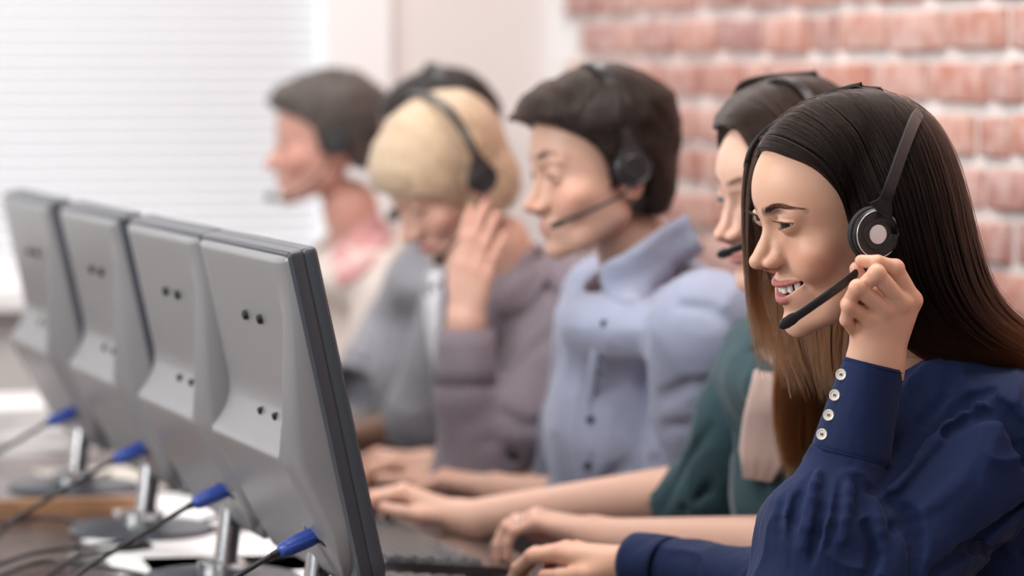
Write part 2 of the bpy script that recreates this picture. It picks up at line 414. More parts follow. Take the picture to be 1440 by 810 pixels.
EYE_MATS = {}
def eye_mesh(name, M, info, side, parent, iris=(.10, .05, .025), look=(0, 0), seg=40):
    c = np.array(info['ec']) * (side, 1, 1); r = 1.19
    V = []; F = []; Cc = []
    n1, n2 = 40, 32
    az, el = math.radians(look[0]), math.radians(look[1])
    Rl = rot('Z', look[0]) @ rot('X', look[1])
    for i in range(n1 + 1):
        t = PI * i / n1
        for j in range(n2):
            a = 2 * PI * j / n2
            rr = r + (.09 * max(0, 1 - (t / .56) ** 2) if t < .56 else 0)
            q = np.array((math.sin(t) * math.cos(a) * rr, math.cos(t) * rr, math.sin(t) * math.sin(a) * rr))
            V.append(Rl @ q + c)
            k = t
            col = (.01, .01, .01) if k < .20 else (iris if k < .58 else ((.05, .03, .02) if k < .64 else (.55, .49, .47)))
            Cc.append(col)
    for i in range(n1):
        for j in range(n2):
            k = (j + 1) % n2; F.append((i * n2 + j, (i + 1) * n2 + j, (i + 1) * n2 + k, i * n2 + k))
    me = mesh_np(name, xf(M, V), np.array(F), True, np.array(Cc))
    if 'e' not in EYE_MATS: EYE_MATS['e'] = mat('eye', (1, 1, 1), .12, attr='col', spec=.35, coat=.3)
    return link(name, me, EYE_MATS['e'], parent)
# ------------------------------------------------------------------ hands, bodies, clothes
def hand_joints(wrist, fwd, back, thumb, size=1., curl=(20, 30, 20), spread=1., idx=None, thumb_in=0):
    """joints of a hand in world space: fwd along the palm, back = back of the hand, thumb = thumb side"""
    y = unit(fwd); x = unit(np.asarray(thumb) - y * (np.asarray(thumb) @ y)); z = unit(np.cross(x, y)); z = z if z @ np.asarray(back) > 0 else -z
    s = .01 * size; T = lambda p: np.asarray(wrist) + (x * p[0] + y * p[1] + z * p[2]) * s
    mcp = [(2.3, 8.4, .2), (.75, 8.7, .45), (-.85, 8.2, .3), (-2.3, 7.4, -.1)]
    L = [(4.0, 2.4, 2.0), (4.4, 2.8, 2.1), (4.0, 2.6, 2.1), (3.2, 1.9, 1.8)]
    sp = [6, 0, -5, -13]
    F = []
    for i in range(4):
        c = curl if idx is None or i not in idx else idx[i]
        a = 0; q = np.array(mcp[i], float); pts = [T(q)]; b = math.radians(sp[i] * spread)
        for k in range(3):
            a += math.radians(c[k]); d = np.array((math.sin(b) * math.cos(a), math.cos(b) * math.cos(a), -math.sin(a)))
            q = q + d * L[i][k]; pts.append(T(q))
        F.append(pts)
    th = [(1.6, 1.6, -.5), (3.6 - thumb_in, 4.6, -1.5), (4.4 - 2 * thumb_in, 7.4, -2.1), (4.2 - 3 * thumb_in, 9.8, -2.5)]
    return dict(wrist=np.asarray(wrist, float), x=x, y=y, z=z, s=s, fingers=F, thumb=[T(q) for q in th])
def hand_sdf(J, fr=1.):
    s = J['s']; w = J['wrist']; x = J['x']; y = J['y']
    fs = J['fingers']
    def f(p):
        palm = None
        rr = (1.05, 1.05, 1.0, .92)
        for i in range(4):
            a = w + x * (1.1, .5, -.4, -1.2)[i] * s + y * 1.0 * s; m = fs[i][0]
            e = cap(p, a, m - J['z'] * .15 * s, 1.55 * s, rr[i] * s); palm = e if palm is None else smin(palm, e, 1.3 * s)
        palm = smin(palm, cap(p, w + x * 1.0 * s, w + x * 1.0 * s - y * 3 * s, 1.8 * s), 1.2 * s)
        palm = smin(palm, cap(p, w - x * 1.0 * s, w - x * 1.0 * s - y * 3 * s, 1.8 * s), 1.2 * s)
        th = J['thumb']; t = chain(p, th, [1.5 * s, 1.15 * s, .95 * s, .78 * s], .4 * s)
        d = smin(palm, t, 1.1 * s)
        R = [(.98, .86, .76, .66), (1.0, .88, .78, .66), (.95, .83, .74, .63), (.85, .73, .66, .56)]
        fd = None
        for i in range(4):
            r = [q * s * fr for q in R[i]]; pts = fs[i]
            e = chain(p, pts, r, .25 * s)
            e = smin(e, np.sqrt(((p - pts[1].astype(np.float32)) ** 2).sum(1)) - r[1] * 1.08, .3 * s)
            fd = e if fd is None else smin(fd, e, .16 * s)
        return smin(d, fd, .55 * s)
    return f
def skin_color(V, J, base):
    c = np.tile(np.array(base, float), (len(V), 1)); s = J['s']
    for pts in J['fingers'] + [J['thumb']]:
        for q, w, sg in ((pts[0], .30, 1.0), (pts[1], .45, .8), (pts[2], .3, .6), (pts[3], .5, .8)):
            g = np.exp(-((V - q) ** 2).sum(1) / (2 * (sg * s) ** 2))[:, None] * w
            c = c * (1 - g) + np.array(base) * (1.0, .72, .68) * g
    return c
def nail(J, fi, parent, m, toward):
    pts = J['fingers'][fi]; s = J['s']; tip = pts[3]; ax = unit(pts[3] - pts[2]); n = unit(np.asarray(toward) - ax * (np.asarray(toward) @ ax)); b = np.cross(ax, n)
    V = []; F = []
    for i in range(7):
        for j in range(7):
            u = i / 6 * 2 - 1; v = j / 6 * 2 - 1; uu = u * math.sqrt(1 - v * v / 2); vv = v * math.sqrt(1 - u * u / 2)
            ang = uu * 1.0; V.append(tip + ax * (vv * .50 + .12) * s + (b * math.sin(ang) + n * math.cos(ang)) * .685 * s)
    for i in range(6):
        for j in range(6): k = i * 7 + j; F.append((k, k + 1, k + 8, k + 7))
    return link('fingernail', mesh_np('fingernail', V, F), m, parent)
def union(fs, k):
    def f(p):
        d = fs[0](p)
        for g in fs[1:]: d = smin(d, g(p), k)
        return d
    return f
def raymarch(f, px, py, D0, D1, n=160):
    D = np.linspace(D0, D1, n); pts = np.array([P(px, py, d) for d in D], np.float32); v = f(pts); i = np.nonzero(v < 0)[0]
    return D[i[0]] if len(i) else None
def regions(parts, name, m, parent, colf):
    """parts: (f, lo, hi, h, drop boxes); joins them into one mesh"""
    VV = []; FF = []; n = 0
    for f, lo, hi, h, drop in parts:
        V, F = nets(f, lo, hi, h, project=1 if h < .004 else 0)
        for a, b in drop:
            ins = ((V > a) & (V < b)).all(1); F = F[~ins[F].all(1)]
        VV.append(V); FF.append(F + n); n += len(V)
    V = np.vstack(VV); F = np.vstack(FF)
    return link(name, mesh_np(name, V, F, True, colf(V)), m, parent)
def cuff_mesh(a, b, ra, rb, th=.0025, flat=1.0, up=(0, 0, 1), seg=40, n=6, wob=.0006, open_=0):
    """a turned tube of cloth with thickness, a = hand end"""
    a = np.asarray(a, float); b = np.asarray(b, float); ax = unit(b - a); u = unit(np.asarray(up) - ax * (np.asarray(up) @ ax)); v = np.cross(ax, u)
    V = []; F = []; rows = []
    prof = [(t, 0) for t in np.linspace(0, 1, n)] + [(1, -th), (.0, -th)]
    for t, off in prof:
        r = ra + (rb - ra) * t + off
        for j in range(seg):
            q = 2 * PI * j / seg; w = 1 + wob / ra * math.sin(3 * q + 4 * t)
            V.append(a + (b - a) * t + (u * math.cos(q) * flat + v * math.sin(q)) * r * w)
    R = len(prof)
    for i in range(R):
        for j in range(seg): k = (j + 1) % seg; i2 = (i + 1) % R; F.append((i * seg + j, i * seg + k, i2 * seg + k, i2 * seg + j))
    return V, F
def garment_sdf(g):
    """g: torso [(pts, radii)], arms [dict(pts, r, end, hollow)], folds, noise"""
    noise = g.get('noise', (9, .004)); seeds = g.get('seed', 3)
    A = []
    for arm in g['arms']:
        pts = [np.asarray(q, float) for q in arm['pts']]; A.append((pts, arm['r'], arm))
    cre = []
    def base(p):
        d = None
        for pts, rr in g['torso']:
            e = chain(p, pts, rr, .05); d = e if d is None else smin(d, e, .05)
        for lo in g.get('ells', ()):
            d = smin(d, ell(p, *lo), .05)
        for pts, rr, arm in A:
            cut = arm.get('cut', True); e = cap(p, pts[-2], pts[-1], rr[-2], rr[-1]) if cut else chain(p, pts, rr, .03)
            if cut:
                end = pts[-1]; ax = unit(pts[-1] - pts[-2]).astype(np.float32); pl = (p - end.astype(np.float32)) @ ax
                e = smax(e, pl, .004)
                inner = cap(p, pts[-2], pts[-1] + ax * .03, rr[-2] - .006, rr[-1] - .004); e = np.maximum(e, -np.maximum(inner, -(pl + .03))) if arm.get('hollow', True) else e
                if len(pts) > 2: e = smin(e, chain(p, pts[:-1], rr[:-1], .03), .01)
            d = smin(d, e, arm.get('k', .03))
        if 'neck' in g:
            a, b, r = g['neck']; d = smax(d, -cap(p, a, b, r), .004)
        return d
    def f(p):
        d = base(p); near = np.abs(d) < .04
        if near.any():
            q = p[near]; s = noise[0]
            n1 = vnoise(q @ g.get('nmat', np.diag((1., 1., .55))).astype(np.float32) * s + 7, seeds); n2 = vnoise(q * s * 2.3 + 3, seeds + 1)
            dd = -((1 - np.abs(n1)) ** 4 - .25) * noise[1] * 1.1 - ((1 - np.abs(n2)) ** 5 - .2) * noise[1] * .35
            d = d.copy(); d[near] = d[near] + dd
            for pts, r, k, sign in cre:
                dn = d[near]
                e = chain(q, pts, [r * (.35 + .65 * math.sin(PI * min(max(i / (len(pts) - 1), .12), .88))) for i in range(len(pts))], .004)
                dn = smax(dn, -e, k) if sign < 0 else smin(dn, e, k)
                d[near] = dn
        return d
    for poly, r, k, sign in g.get('creases', ()):
        pts = []
        for px, py in poly:
            D = raymarch(base, px, py, *g['range'])
            if D is not None: pts.append(P(px, py, D) + (np.array((0, -.002, 0)) if sign < 0 else np.array((0, .002, 0))))
        if len(pts) > 1:
            cre.append((list(catmull(pts, max(4, len(pts) * 2))), r, k, sign))
    f.base = base
    return f
def on_surface(f, px, py, rng, lift=0.):
    D = raymarch(f, px, py, *rng)
    return None if D is None else P(px, py, D - lift)
def surf_patch(f, poly, rng, lift, th, name, m, parent, n=10):
    """cloth piece (collar flap, placket, lapel) laid on the surface: poly = grid rows of pixels"""
    rows = len(poly); G = []
    for r in poly:
        c = catmull([(a, b, 0) for a, b in r], n)[:, :2]; G.append(c)
    G = np.array(G); K = max(rows, 5)
    G2 = np.stack([catmull(np.c_[G[:, j], np.zeros(rows)], K)[:, :2] for j in range(n)], 1)
    V = []; last = None
    for i in range(K):
        for j in range(n):
            D = raymarch(f, G2[i, j, 0], G2[i, j, 1], *rng)
            if D is None: D = last if last is not None else (rng[0] + rng[1]) / 2
            last = D; V.append(P(G2[i, j, 0], G2[i, j, 1], D - lift))
    F = [(i * n + j, i * n + j + 1, (i + 1) * n + j + 1, (i + 1) * n + j) for i in range(K - 1) for j in range(n - 1)]
    o = link(name, mesh_np(name, V, F), m, parent)
    s = o.modifiers.new('solid', 'SOLIDIFY'); s.thickness = th; s.offset = 0
    return o

# ------------------------------------------------------------------ hair
HAIR = None
def hair_mat():
    global HAIR
    if HAIR: return HAIR
    m = bpy.data.materials.new('hair'); m.use_nodes = True; nt = m.node_tree
    for n in list(nt.nodes): nt.nodes.remove(n)
    out = nt.nodes.new('ShaderNodeOutputMaterial'); h = nt.nodes.new('ShaderNodeBsdfHairPrincipled')
    try: h.parametrization = 'COLOR'
    except Exception: pass
    h.inputs['IOR'].default_value = 1.24; h.inputs['Roughness'].default_value = .34; h.inputs['Radial Roughness'].default_value = .4
    a = nt.nodes.new('ShaderNodeAttribute'); a.attribute_name = 'col'
    nt.links.new(a.outputs['Color'], h.inputs['Color']); nt.links.new(h.outputs[0], out.inputs['Surface'])
    HAIR = m; return m
def bicubic(G, u, t):
    """G: (U, T, 3) control net; u, t in [0, 1]"""
    U, T = G.shape[:2]
    def w(x, n):
        x = np.clip(x, 0, 1) * (n - 1) * (1 - 1e-9); i = x.astype(int); f = x - i
        W = np.stack([-.5 * f + f * f - .5 * f ** 3, 1 - 2.5 * f * f + 1.5 * f ** 3, .5 * f + 2 * f * f - 1.5 * f ** 3, -.5 * f * f + .5 * f ** 3], -1)
        I = np.stack([i - 1, i, i + 1, i + 2], -1); return W, I
    Gp = np.pad(G, ((1, 1), (1, 1), (0, 0)), mode='edge')
    Gp[0] = 2 * Gp[1] - Gp[2]; Gp[-1] = 2 * Gp[-2] - Gp[-3]; Gp[:, 0] = 2 * Gp[:, 1] - Gp[:, 2]; Gp[:, -1] = 2 * Gp[:, -2] - Gp[:, -3]
    Wu, Iu = w(u, U); Wt, It = w(t, T); out = 0
    for a in range(4):
        for b in range(4): out = out + Gp[Iu[..., a] + 1, It[..., b] + 1] * (Wu[..., a] * Wt[..., b])[..., None]
    return out
def hair_sheet(name, grid, N, parent, colf, rad=.00018, thick=.010, wave=.003, n=26, under=True, tend=(.85, 1.), sheet_mat=None, clump=.012, seed=1, fly=.0, out=.002, push=None, sheet_t=.97):
    rng = np.random.default_rng(seed)
    G = []
    for row in grid:
        r_ = []
        for (x, y, D) in row:
            if push is not None:
                ds = raymarch(push, x, y, D - .12, D + .02, 90)
                if ds is not None and ds - .007 < D: D = ds - .007
            r_.append(P(x, y, D))
        G.append(r_)
    G = np.array(G)
    u = rng.random(N); te = rng.uniform(tend[0], tend[1], N)
    t = np.linspace(0, 1, n)[None] * te[:, None]
    nc = 150; cu = rng.random(nc); ci = np.abs(u[:, None] - cu[None]).argmin(1)
    uu = u[:, None] + (cu[ci] - u)[:, None] * np.minimum(1, t * 1.2) * rng.uniform(.3, .8, N)[:, None]
    ph = rng.random(nc) * 6.28; uu = uu + clump * np.sin(t * 7 + ph[ci][:, None]) * t
    uu = np.clip(uu, 0, 1)
    S = bicubic(G, uu, t); e = .01
    du = bicubic(G, np.clip(uu + e, 0, 1), t) - bicubic(G, np.clip(uu - e, 0, 1), t)
    dt = bicubic(G, uu, np.clip(t + e, 0, 1)) - bicubic(G, uu, np.clip(t - e, 0, 1))
    nn = np.cross(du, dt); nn /= np.linalg.norm(nn, axis=2)[..., None] + 1e-9
    sg = np.sign((nn * np.array((0, -1, 0))).sum(2).mean()); nn *= sg
    lay = rng.random(N) ** 1.3
    off = out * (1 - lay) - thick * lay
    S = S + nn * (off[:, None] + wave * .5 * np.sin(t * 9 + ph[ci][:, None] * 2) * t)[..., None]
    def shove(Q, need):
        if push is None: return Q
        q = Q.reshape(-1, 3).astype(np.float32); nd = np.broadcast_to(need, Q.shape[:-1]).reshape(-1)
        for _ in range(2):
            d0 = push(q); k = d0 < nd; 
            if not k.any(): break
            e = .002; qk = q[k]; g = np.stack([push(qk + np.eye(3, dtype=np.float32)[i] * e) - d0[k] for i in range(3)], 1); g /= np.linalg.norm(g, axis=1)[:, None] + 1e-9
            q[k] = qk + g * (nd[k] - d0[k])[:, None]
        return q.reshape(Q.shape)
    S = shove(S, (.0045 + thick * .8 * (1 - lay[:, None])) * np.clip(.15 + t * 6, 0, 1))
    if fly > 0:
        k = rng.random(N) < fly; S[k] += (rng.normal(0, .004, (k.sum(), 1, 3)) * (t[k][..., None] ** 1.5)) + nn[k] * .003
    R = rad * (1 - .75 * np.clip((np.linspace(0, 1, n) - .7) / .3, 0, 1))[None] * rng.uniform(.7, 1.2, N)[:, None]
    o = strands(name, S, R, colf(uu, t, rng.random((N, 1))), hair_mat(), parent)
    if under:
        a, b = np.meshgrid(np.linspace(0, 1, 40), np.linspace(0, sheet_t, 50), indexing='ij'); Q = bicubic(G, a, b)
        du = np.gradient(Q, axis=0); dt = np.gradient(Q, axis=1); nn = np.cross(du, dt); nn /= np.linalg.norm(nn, axis=2)[..., None] + 1e-9; nn *= np.sign((nn @ np.array((0, -1., 0))).mean())
        Q = shove(Q - nn * thick * .75, .0035)
        F = np.array([(i * 50 + j, i * 50 + j + 1, (i + 1) * 50 + j + 1, (i + 1) * 50 + j) for i in range(39) for j in range(49)])
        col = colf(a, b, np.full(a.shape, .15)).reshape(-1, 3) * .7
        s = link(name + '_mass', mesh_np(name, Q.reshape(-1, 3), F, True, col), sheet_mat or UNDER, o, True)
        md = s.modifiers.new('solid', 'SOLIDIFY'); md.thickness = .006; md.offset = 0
    return o
def cap_hair(parent, M, s, headf, poly, thick, N, colf, flow, length=(2, 4), h=.0025, seed=3, rad=.0002, zfun=None, lift=.35, kmax=.6, extra=None, nz=.25):
    """short hair: a cap grown from the skull over the region drawn as a side-view polygon (y, z in cm), then strands combed along flow"""
    rng = np.random.default_rng(seed)
    def loc(q):
        X = np.abs(q[:, 0]); th = thick(q) if callable(thick) else thick
        d = ell(q, (0, -.9, 3.0), (7.35, 9.35, 7.95)); d = smin(d, ell(q, (0, 2.6, 2.6), (6.6, 6.55, 6.25)), 1.5); d = smin(d, ell(q, (0, -2.5, -3.0), (6.2, 6.4, 6.0)), 1.5)
        d = d - th
        if extra: d = extra(q, d)
        fl = flow(q); a = np.cross(fl, q); a /= np.linalg.norm(a, axis=1)[:, None] + 1e-6; b = (q * a).sum(1) * 3.0
        d = d + nz * vnoise(np.stack([b, q[:, 2] * .5, q[:, 1] * .5], 1), seed) * .8
        pd = poly2(q[:, 1:3], poly)
        return smax(d, pd + .18 * vnoise(q * 2.0, seed + 5), kmax)
    fw = inv_fields(M, loc, s); c = M[:3, 3]
    V, F = nets(fw, c - .17, c + .17, h, project=0, slack=1.8)
    L = (V - M[:3, 3]) @ np.linalg.inv(M[:3, :3]).T
    cb = colf(L, np.full((len(L), 1), .4))
    base = link('hair', mesh_np('hair', V, F, True, cb), UNDER, parent)
    tri = F; area_c = V[tri].mean(1); pick = rng.integers(0, len(tri), N); r0 = L[tri[pick]].mean(1)
    nrm = np.cross(L[tri[pick, 1]] - L[tri[pick, 0]], L[tri[pick, 2]] - L[tri[pick, 0]]); nrm /= np.linalg.norm(nrm, axis=1)[:, None] + 1e-9
    ok = (nrm * r0).sum(1) > 0; r0 = r0[ok]; N = len(r0)
    n = 8; pts = [r0 - 0]; q = r0.copy(); Ls = rng.uniform(length[0], length[1], N)
    for i in range(n - 1):
        d = flow(q) + rng.normal(0, .08, (N, 3)); e = .05; q32 = q.astype(np.float32); d0 = loc(q32)
        g = np.stack([loc(q32 + np.eye(3, dtype=np.float32)[k] * e) - d0 for k in range(3)], 1); g /= np.linalg.norm(g, axis=1)[:, None] + 1e-6
        d = d - g * (d * g).sum(1)[:, None]; d /= np.linalg.norm(d, axis=1)[:, None] + 1e-6
        q = q + d * (Ls / (n - 1))[:, None]; dd = loc(q.astype(np.float32)); q = q - g * (dd - lift * rng.random(N) * (i + 1) / n)[:, None] * .8
        pts.append(q)
    S = xf(M, np.stack(pts, 1)); R = rad * np.array([1, 1, 1, 1, .95, .85, .6, .2])[None]
    strands('hair_strands', S, R, colf(np.stack(pts, 1).reshape(-1, 3), np.repeat(rng.random((N, 1)), n, 1).reshape(-1, 1)).reshape(N, n, 3), hair_mat(), base)
    return base
def brow_hairs(M, parent, headf, color, N=220, seed=2, rad=.00012, side=(1, -1)):
    rng = np.random.default_rng(seed); C = []
    for sd in side:
        for i in range(N):
            t = rng.random() ** .9; a = np.array((1.25, 0, 2.35)) * (1 - t) + np.array((5.1, 0, 2.45)) * t; a[2] += .66 * math.sin(PI * min(1, t * .9 + .02)) ** 1.2 * (1 if t < .6 else .9)
            w = (.30 * (1 - t) ** .5 + .04) * min(1, .45 + t * 5); a[2] += rng.uniform(-w, w)
            y = 9.2 - .13 * a[0] ** 2; p0 = np.array((a[0] * sd, y, a[2]))
            d = np.array(((.45 + .5 * t) * sd, -.30 * a[0] * .5, .55 * (1 - 1.4 * t))); d = unit(d) * rng.uniform(.4, .7)
            pts = []
            for k in range(4):
                q = p0 + d * k / 3; 
                for _ in range(4):
                    dd = headf(q[None].astype(np.float32))[0]; q = q - np.array((0, 1, 0)) * (dd - .015 - .03 * k / 3)
                pts.append(q)
            C.append(pts)
    return strands('eyebrow', xf(M, np.array(C)), rad * np.array((1, 1, .8, .3)), np.array(color), hair_mat(), parent)
def lashes(M, parent, info, color, sides=(1,), N=46, lu=.95):
    C = []; ec = info['ec']; rng = np.random.default_rng(5)
    for sd in sides:
        for up in (1, 0):
            for i in range(N if up else N // 2):
                t = rng.uniform(-.9, .97); q = 1 - t * t; x = ec[0] + t * 1.38
                z = (info['lidu'] * q ** .8 + .10 * t - .02) if up else (-.40 * q + .10 * t + .1)
                y = ec[1] + math.sqrt(max(.1, 1.37 ** 2 - (x - ec[0]) ** 2 - z * z)) - .02; z += ec[2]
                L = (lu if up else .3) * (.6 + .4 * (t + 1) / 2) * rng.uniform(.7, 1.1)
                d = unit((.55 * t + .15, .8, .15 if up else -.45)); p0 = np.array((x, y, z)); c = []
                for k in range(5): s = k / 4; c.append((p0 + d * L * s + np.array((0, 0, (.35 if up else -.1) * L * s * s))) * (sd, 1, 1))
                C.append(c)
    return strands('eyelashes', xf(M, np.array(C)), .0002 * np.array((1.2, 1, .9, .6, .2)), np.array(color), hair_mat(), parent)
def teeth_part(M, info, parent, m):
    b = MB(); W = info['W']; x = 0
    ws = [.84, .66, .74, .62]
    for w in ws:
        xc = x + w / 2; x += w * .985
        for sd in (1, -1):
            y = info['lipy'](xc) - .62 - .10 * xc; z = info['upline'](min(xc, W)) - .30 - .02 * xc; hgt = .52 if w != .68 else .49
            sl = -2 * .30 * xc * .8; t = unit((1, sl + .1, 0)); n = np.cross(t, (0, 0, 1.)); V = []; F = []
            n1, n2 = 9, 12
            for i in range(n1):
                a = PI * i / (n1 - 1) - PI / 2
                for j in range(n2):
                    c = 2 * PI * j / n2; se = lambda v, e: math.copysign(abs(v) ** e, v)
                    q = np.array((se(math.cos(a), .5) * se(math.cos(c), .6) * w * .51, se(math.cos(a), .5) * se(math.sin(c), .8) * .26, se(math.sin(a), .55) * hgt))
                    p = np.array((xc, y, z)) + t * q[0] - n * q[1] * -1 + np.array((0, 0, q[2])); V.append(p * (sd, 1, 1))
            for i in range(n1 - 1):
                for j in range(n2): k = (j + 1) % n2; F.append((i * n2 + j, i * n2 + k, (i + 1) * n2 + k, (i + 1) * n2 + j))
            b.add(xf(M, V), F)
    return b.build('teeth', m, parent, auto=False)

# ------------------------------------------------------------------ headsets
def headset(M, label, group, parent_name='headset', cup=(8.1, -.6, -.8), top=(0, -2.2, 13.0), R=2.6, band_w=1.15, mic=((8.4, 3.0, -5.5), (5.6, 8.2, -8.8), (3.6, 10.2, -9.3)), style=0, mats=None, both=True, band=None, ball=.42, cushion=1.0, cushion_mat=None, disc=True):
    blk, soft, silver = mats
    root = empty(parent_name, tuple(xf(M, (0, 0, 0)))); tag(root, label, 'headset', group)
    T = np.array(top, float); C0 = np.array((0, cup[1], cup[2]), float); up = unit(T - C0); Hh = np.linalg.norm(T - C0)
    wd = unit(np.cross((1, 0, 0), up))
    for sd in ((1, -1) if both else (1,)):
        out = unit(np.array((sd, .0, .0)) * 1.0 + up * .10); fr = frame(np.array((cup[0] * sd, cup[1], cup[2])), np.cross(up, out), up - out * (up @ out), out)
        W = M @ fr; pr = R
        MB().lathe([(pr * .55, -1.15), (pr * .98, -1.1), (pr * 1.04, -.75), (pr * 1.0, -.35), (pr * .9, -.2)], 32, W).build('ear_cushion', cushion_mat or soft, root)
        c = MB().lathe([(pr * .80, -.3), (pr * .96, -.1), (pr * .97, .25), (pr * .90, .48), (pr * .86, .50), (pr * .80, .40), (pr * .60, .44), (pr * .56, .52), (pr * .46, .50)], 40, W).build('ear_cup', blk, root)
        if disc:
            MB().lathe([(pr * .875, .46), (pr * .905, .50), (pr * .90, .53), (pr * .87, .50)], 40, W, True).build('rim', silver, c)
            MB().lathe([(pr * .36, .46), (pr * .36, .60), (pr * .32, .64), (.01, .65)], 32, W).build('badge_disc', silver, c)
        # fork from the cup to the band
        b = MB()
        if band is not None: up_b = unit(np.array(band[1]) * (sd, 1, 1) - fr[:3, 3]); fr[:3, 1] = up_b
        a0 = fr[:3, 3] + out * .12 + fr[:3, 1] * R * .82
        th1 = .42; p1 = C0 + np.array((cup[0] * sd * math.cos(th1) * 1.03, 0, 0)) + up * Hh * math.sin(th1)
        if band is not None: p1 = np.array(band[1]) * (sd, 1, 1)
        pts = [a0 - fr[:3, 1] * .15, a0 + fr[:3, 1] * .9, p1 * .5 + (a0 + fr[:3, 1] * 1.4) * .5, p1]; wdt = [2.0, 1.15, .55, .5]
        pts = catmull(pts, 14); V = []; ww = np.interp(np.linspace(0, 1, 14), [0, .3, .65, 1], wdt)
        for q, w in zip(pts, ww):
            o_ = unit(np.array((sd, 0, 0)) - up * 0); V += [q + wd * w + o_ * .12, q - wd * w + o_ * .12, q - wd * w - o_ * .14, q + wd * w - o_ * .14]
        F = [(i * 4 + j, i * 4 + (j + 1) % 4, i * 4 + 4 + (j + 1) % 4, i * 4 + 4 + j) for i in range(13) for j in range(4)] + [(0, 1, 2, 3), (52, 53, 54, 55)]
        b.add(xf(M, V), F).build('slider_arm', blk, root)
    if band is not None:
        hb = [np.array(q, float) for q in band]; full = catmull(hb + [C0 + (q - C0) * (-.78, .93, .82) for q in hb[:-1][::-1]], 50); n_ = len(full); V = []
        tg = np.gradient(full, axis=0)
        for q, t_ in zip(full, tg):
            n = unit(np.cross(t_, wd)); n = n if n @ (q - C0) > 0 else -n; w_ = unit(np.cross(t_, n)); V += [q + w_ * band_w / 2 + n * .16, q - w_ * band_w / 2 + n * .16, q - w_ * band_w / 2 - n * .16, q + w_ * band_w / 2 - n * .16]
    th = np.linspace(.30 if both else .3, PI - .3 if both else PI - .6, 44 if band is None else 50)
    if band is None: V = []
    for a in (th if band is None else ()):
        ca, sa = math.cos(a), math.sin(a); q = C0 + np.array((cup[0] * 1.0 * np.sign(ca) * abs(ca) ** .85, 0, 0)) + up * Hh * sa ** .9
        n = unit(np.array((ca, 0, 0)) + up * sa); V += [q + wd * band_w / 2 + n * .16, q - wd * band_w / 2 + n * .16, q - wd * band_w / 2 - n * .16, q + wd * band_w / 2 - n * .16]
    m = len(th); F = [(i * 4 + j, i * 4 + (j + 1) % 4, i * 4 + 4 + (j + 1) % 4, i * 4 + 4 + j) for i in range(m - 1) for j in range(4)] + [(0, 1, 2, 3), tuple(range(4 * m - 4, 4 * m))]
    MB().add(xf(M, V), F).build('headband', blk, root)
    if mic:
        st = np.array((cup[0] + .45, cup[1] + .3, cup[2] - R * .75)); pts = [st] + [np.array(q, float) for q in mic]
        if style == 1:      # flat boom
            bo = MB().tube(xf(M, catmull(pts, 24)), [.0044, .0048, .0048, .0052], 10, flat=.45, up=unit(M[:3, 0])).build('microphone_boom', blk, root)
            e = np.array(pts[-1]); pr_ = unit(pts[-1] - pts[-2])
            MB().tube(xf(M, [e - pr_ * 1.7, e - pr_ * 1.2, e - pr_ * .4, e + pr_ * .15, e + pr_ * .35]), [.0052, .0062, .0060, .0040, .001], 14, flat=.5, up=unit(M[:3, 0])).build('microphone', soft, bo)
            pv = np.array((cup[0] + .45, cup[1] - 1.5, cup[2] - 1.3)); 
            MB().tube(xf(M, [pv + (0, -.4, .7), pv, st + (0, .3, -.1)]), [.006, .0075, .0055], 10, flat=.4, up=unit(M[:3, 0])).build('boom_pivot', blk, root)
        else:
            bo = MB().tube(xf(M, catmull(pts, 24)), .0024, 8).build('microphone_boom', blk, root)
            e = np.array(pts[-1]); pr_ = unit(pts[-1] - pts[-2]); r = ball * .01
            MB().tube(xf(M, [e - pr_ * 1.3, e - pr_ * .9, e, e + pr_ * .6, e + pr_ * .9]), [r * .5, r, r * 1.05, r * .8, r * .2], 12).build('microphone', soft, bo)
    return root
# ------------------------------------------------------------------ materials of people and things
SKIN = mat('skin', (1, 1, 1), .46, attr='col', sss=.22, spec=.4, bump=(900, .12, .0006))
UNDER = mat('hair_base', (1, 1, 1), .5, attr='col', spec=.3)
TEETH = mat('tooth_enamel', (.86, .83, .76), .15, spec=.6, coat=.5)
NAIL = mat('fingernail', (.80, .50, .42), .22, spec=.5, coat=.4)
NAVY = mat('navy_cotton', (.0075, .0165, .062), .8, spec=.2, sheen=.06, bump=(26, .55, .010, (1, 1, .5)), noise=(14, .14, (1, 1, .6)))
BUTTON = mat('pearl_button', (.72, .67, .60), .25, spec=.6, coat=.6)
THREAD = mat('dark_thread', (.03, .035, .06), .8)
BLACKP = mat('black_plastic', (.012, .012, .014), .34, spec=.5, noise=(60, .15, (1, 1, 1)))
FOAM = mat('black_foam', (.010, .010, .012), .75, bump=(500, .4, .0008))
SILVER = mat('brushed_silver', (.78, .78, .80), .35, metal=.35, bump=(900, .12, .0002, (1, 1, 8)))
HM_MATS = (BLACKP, FOAM, SILVER)
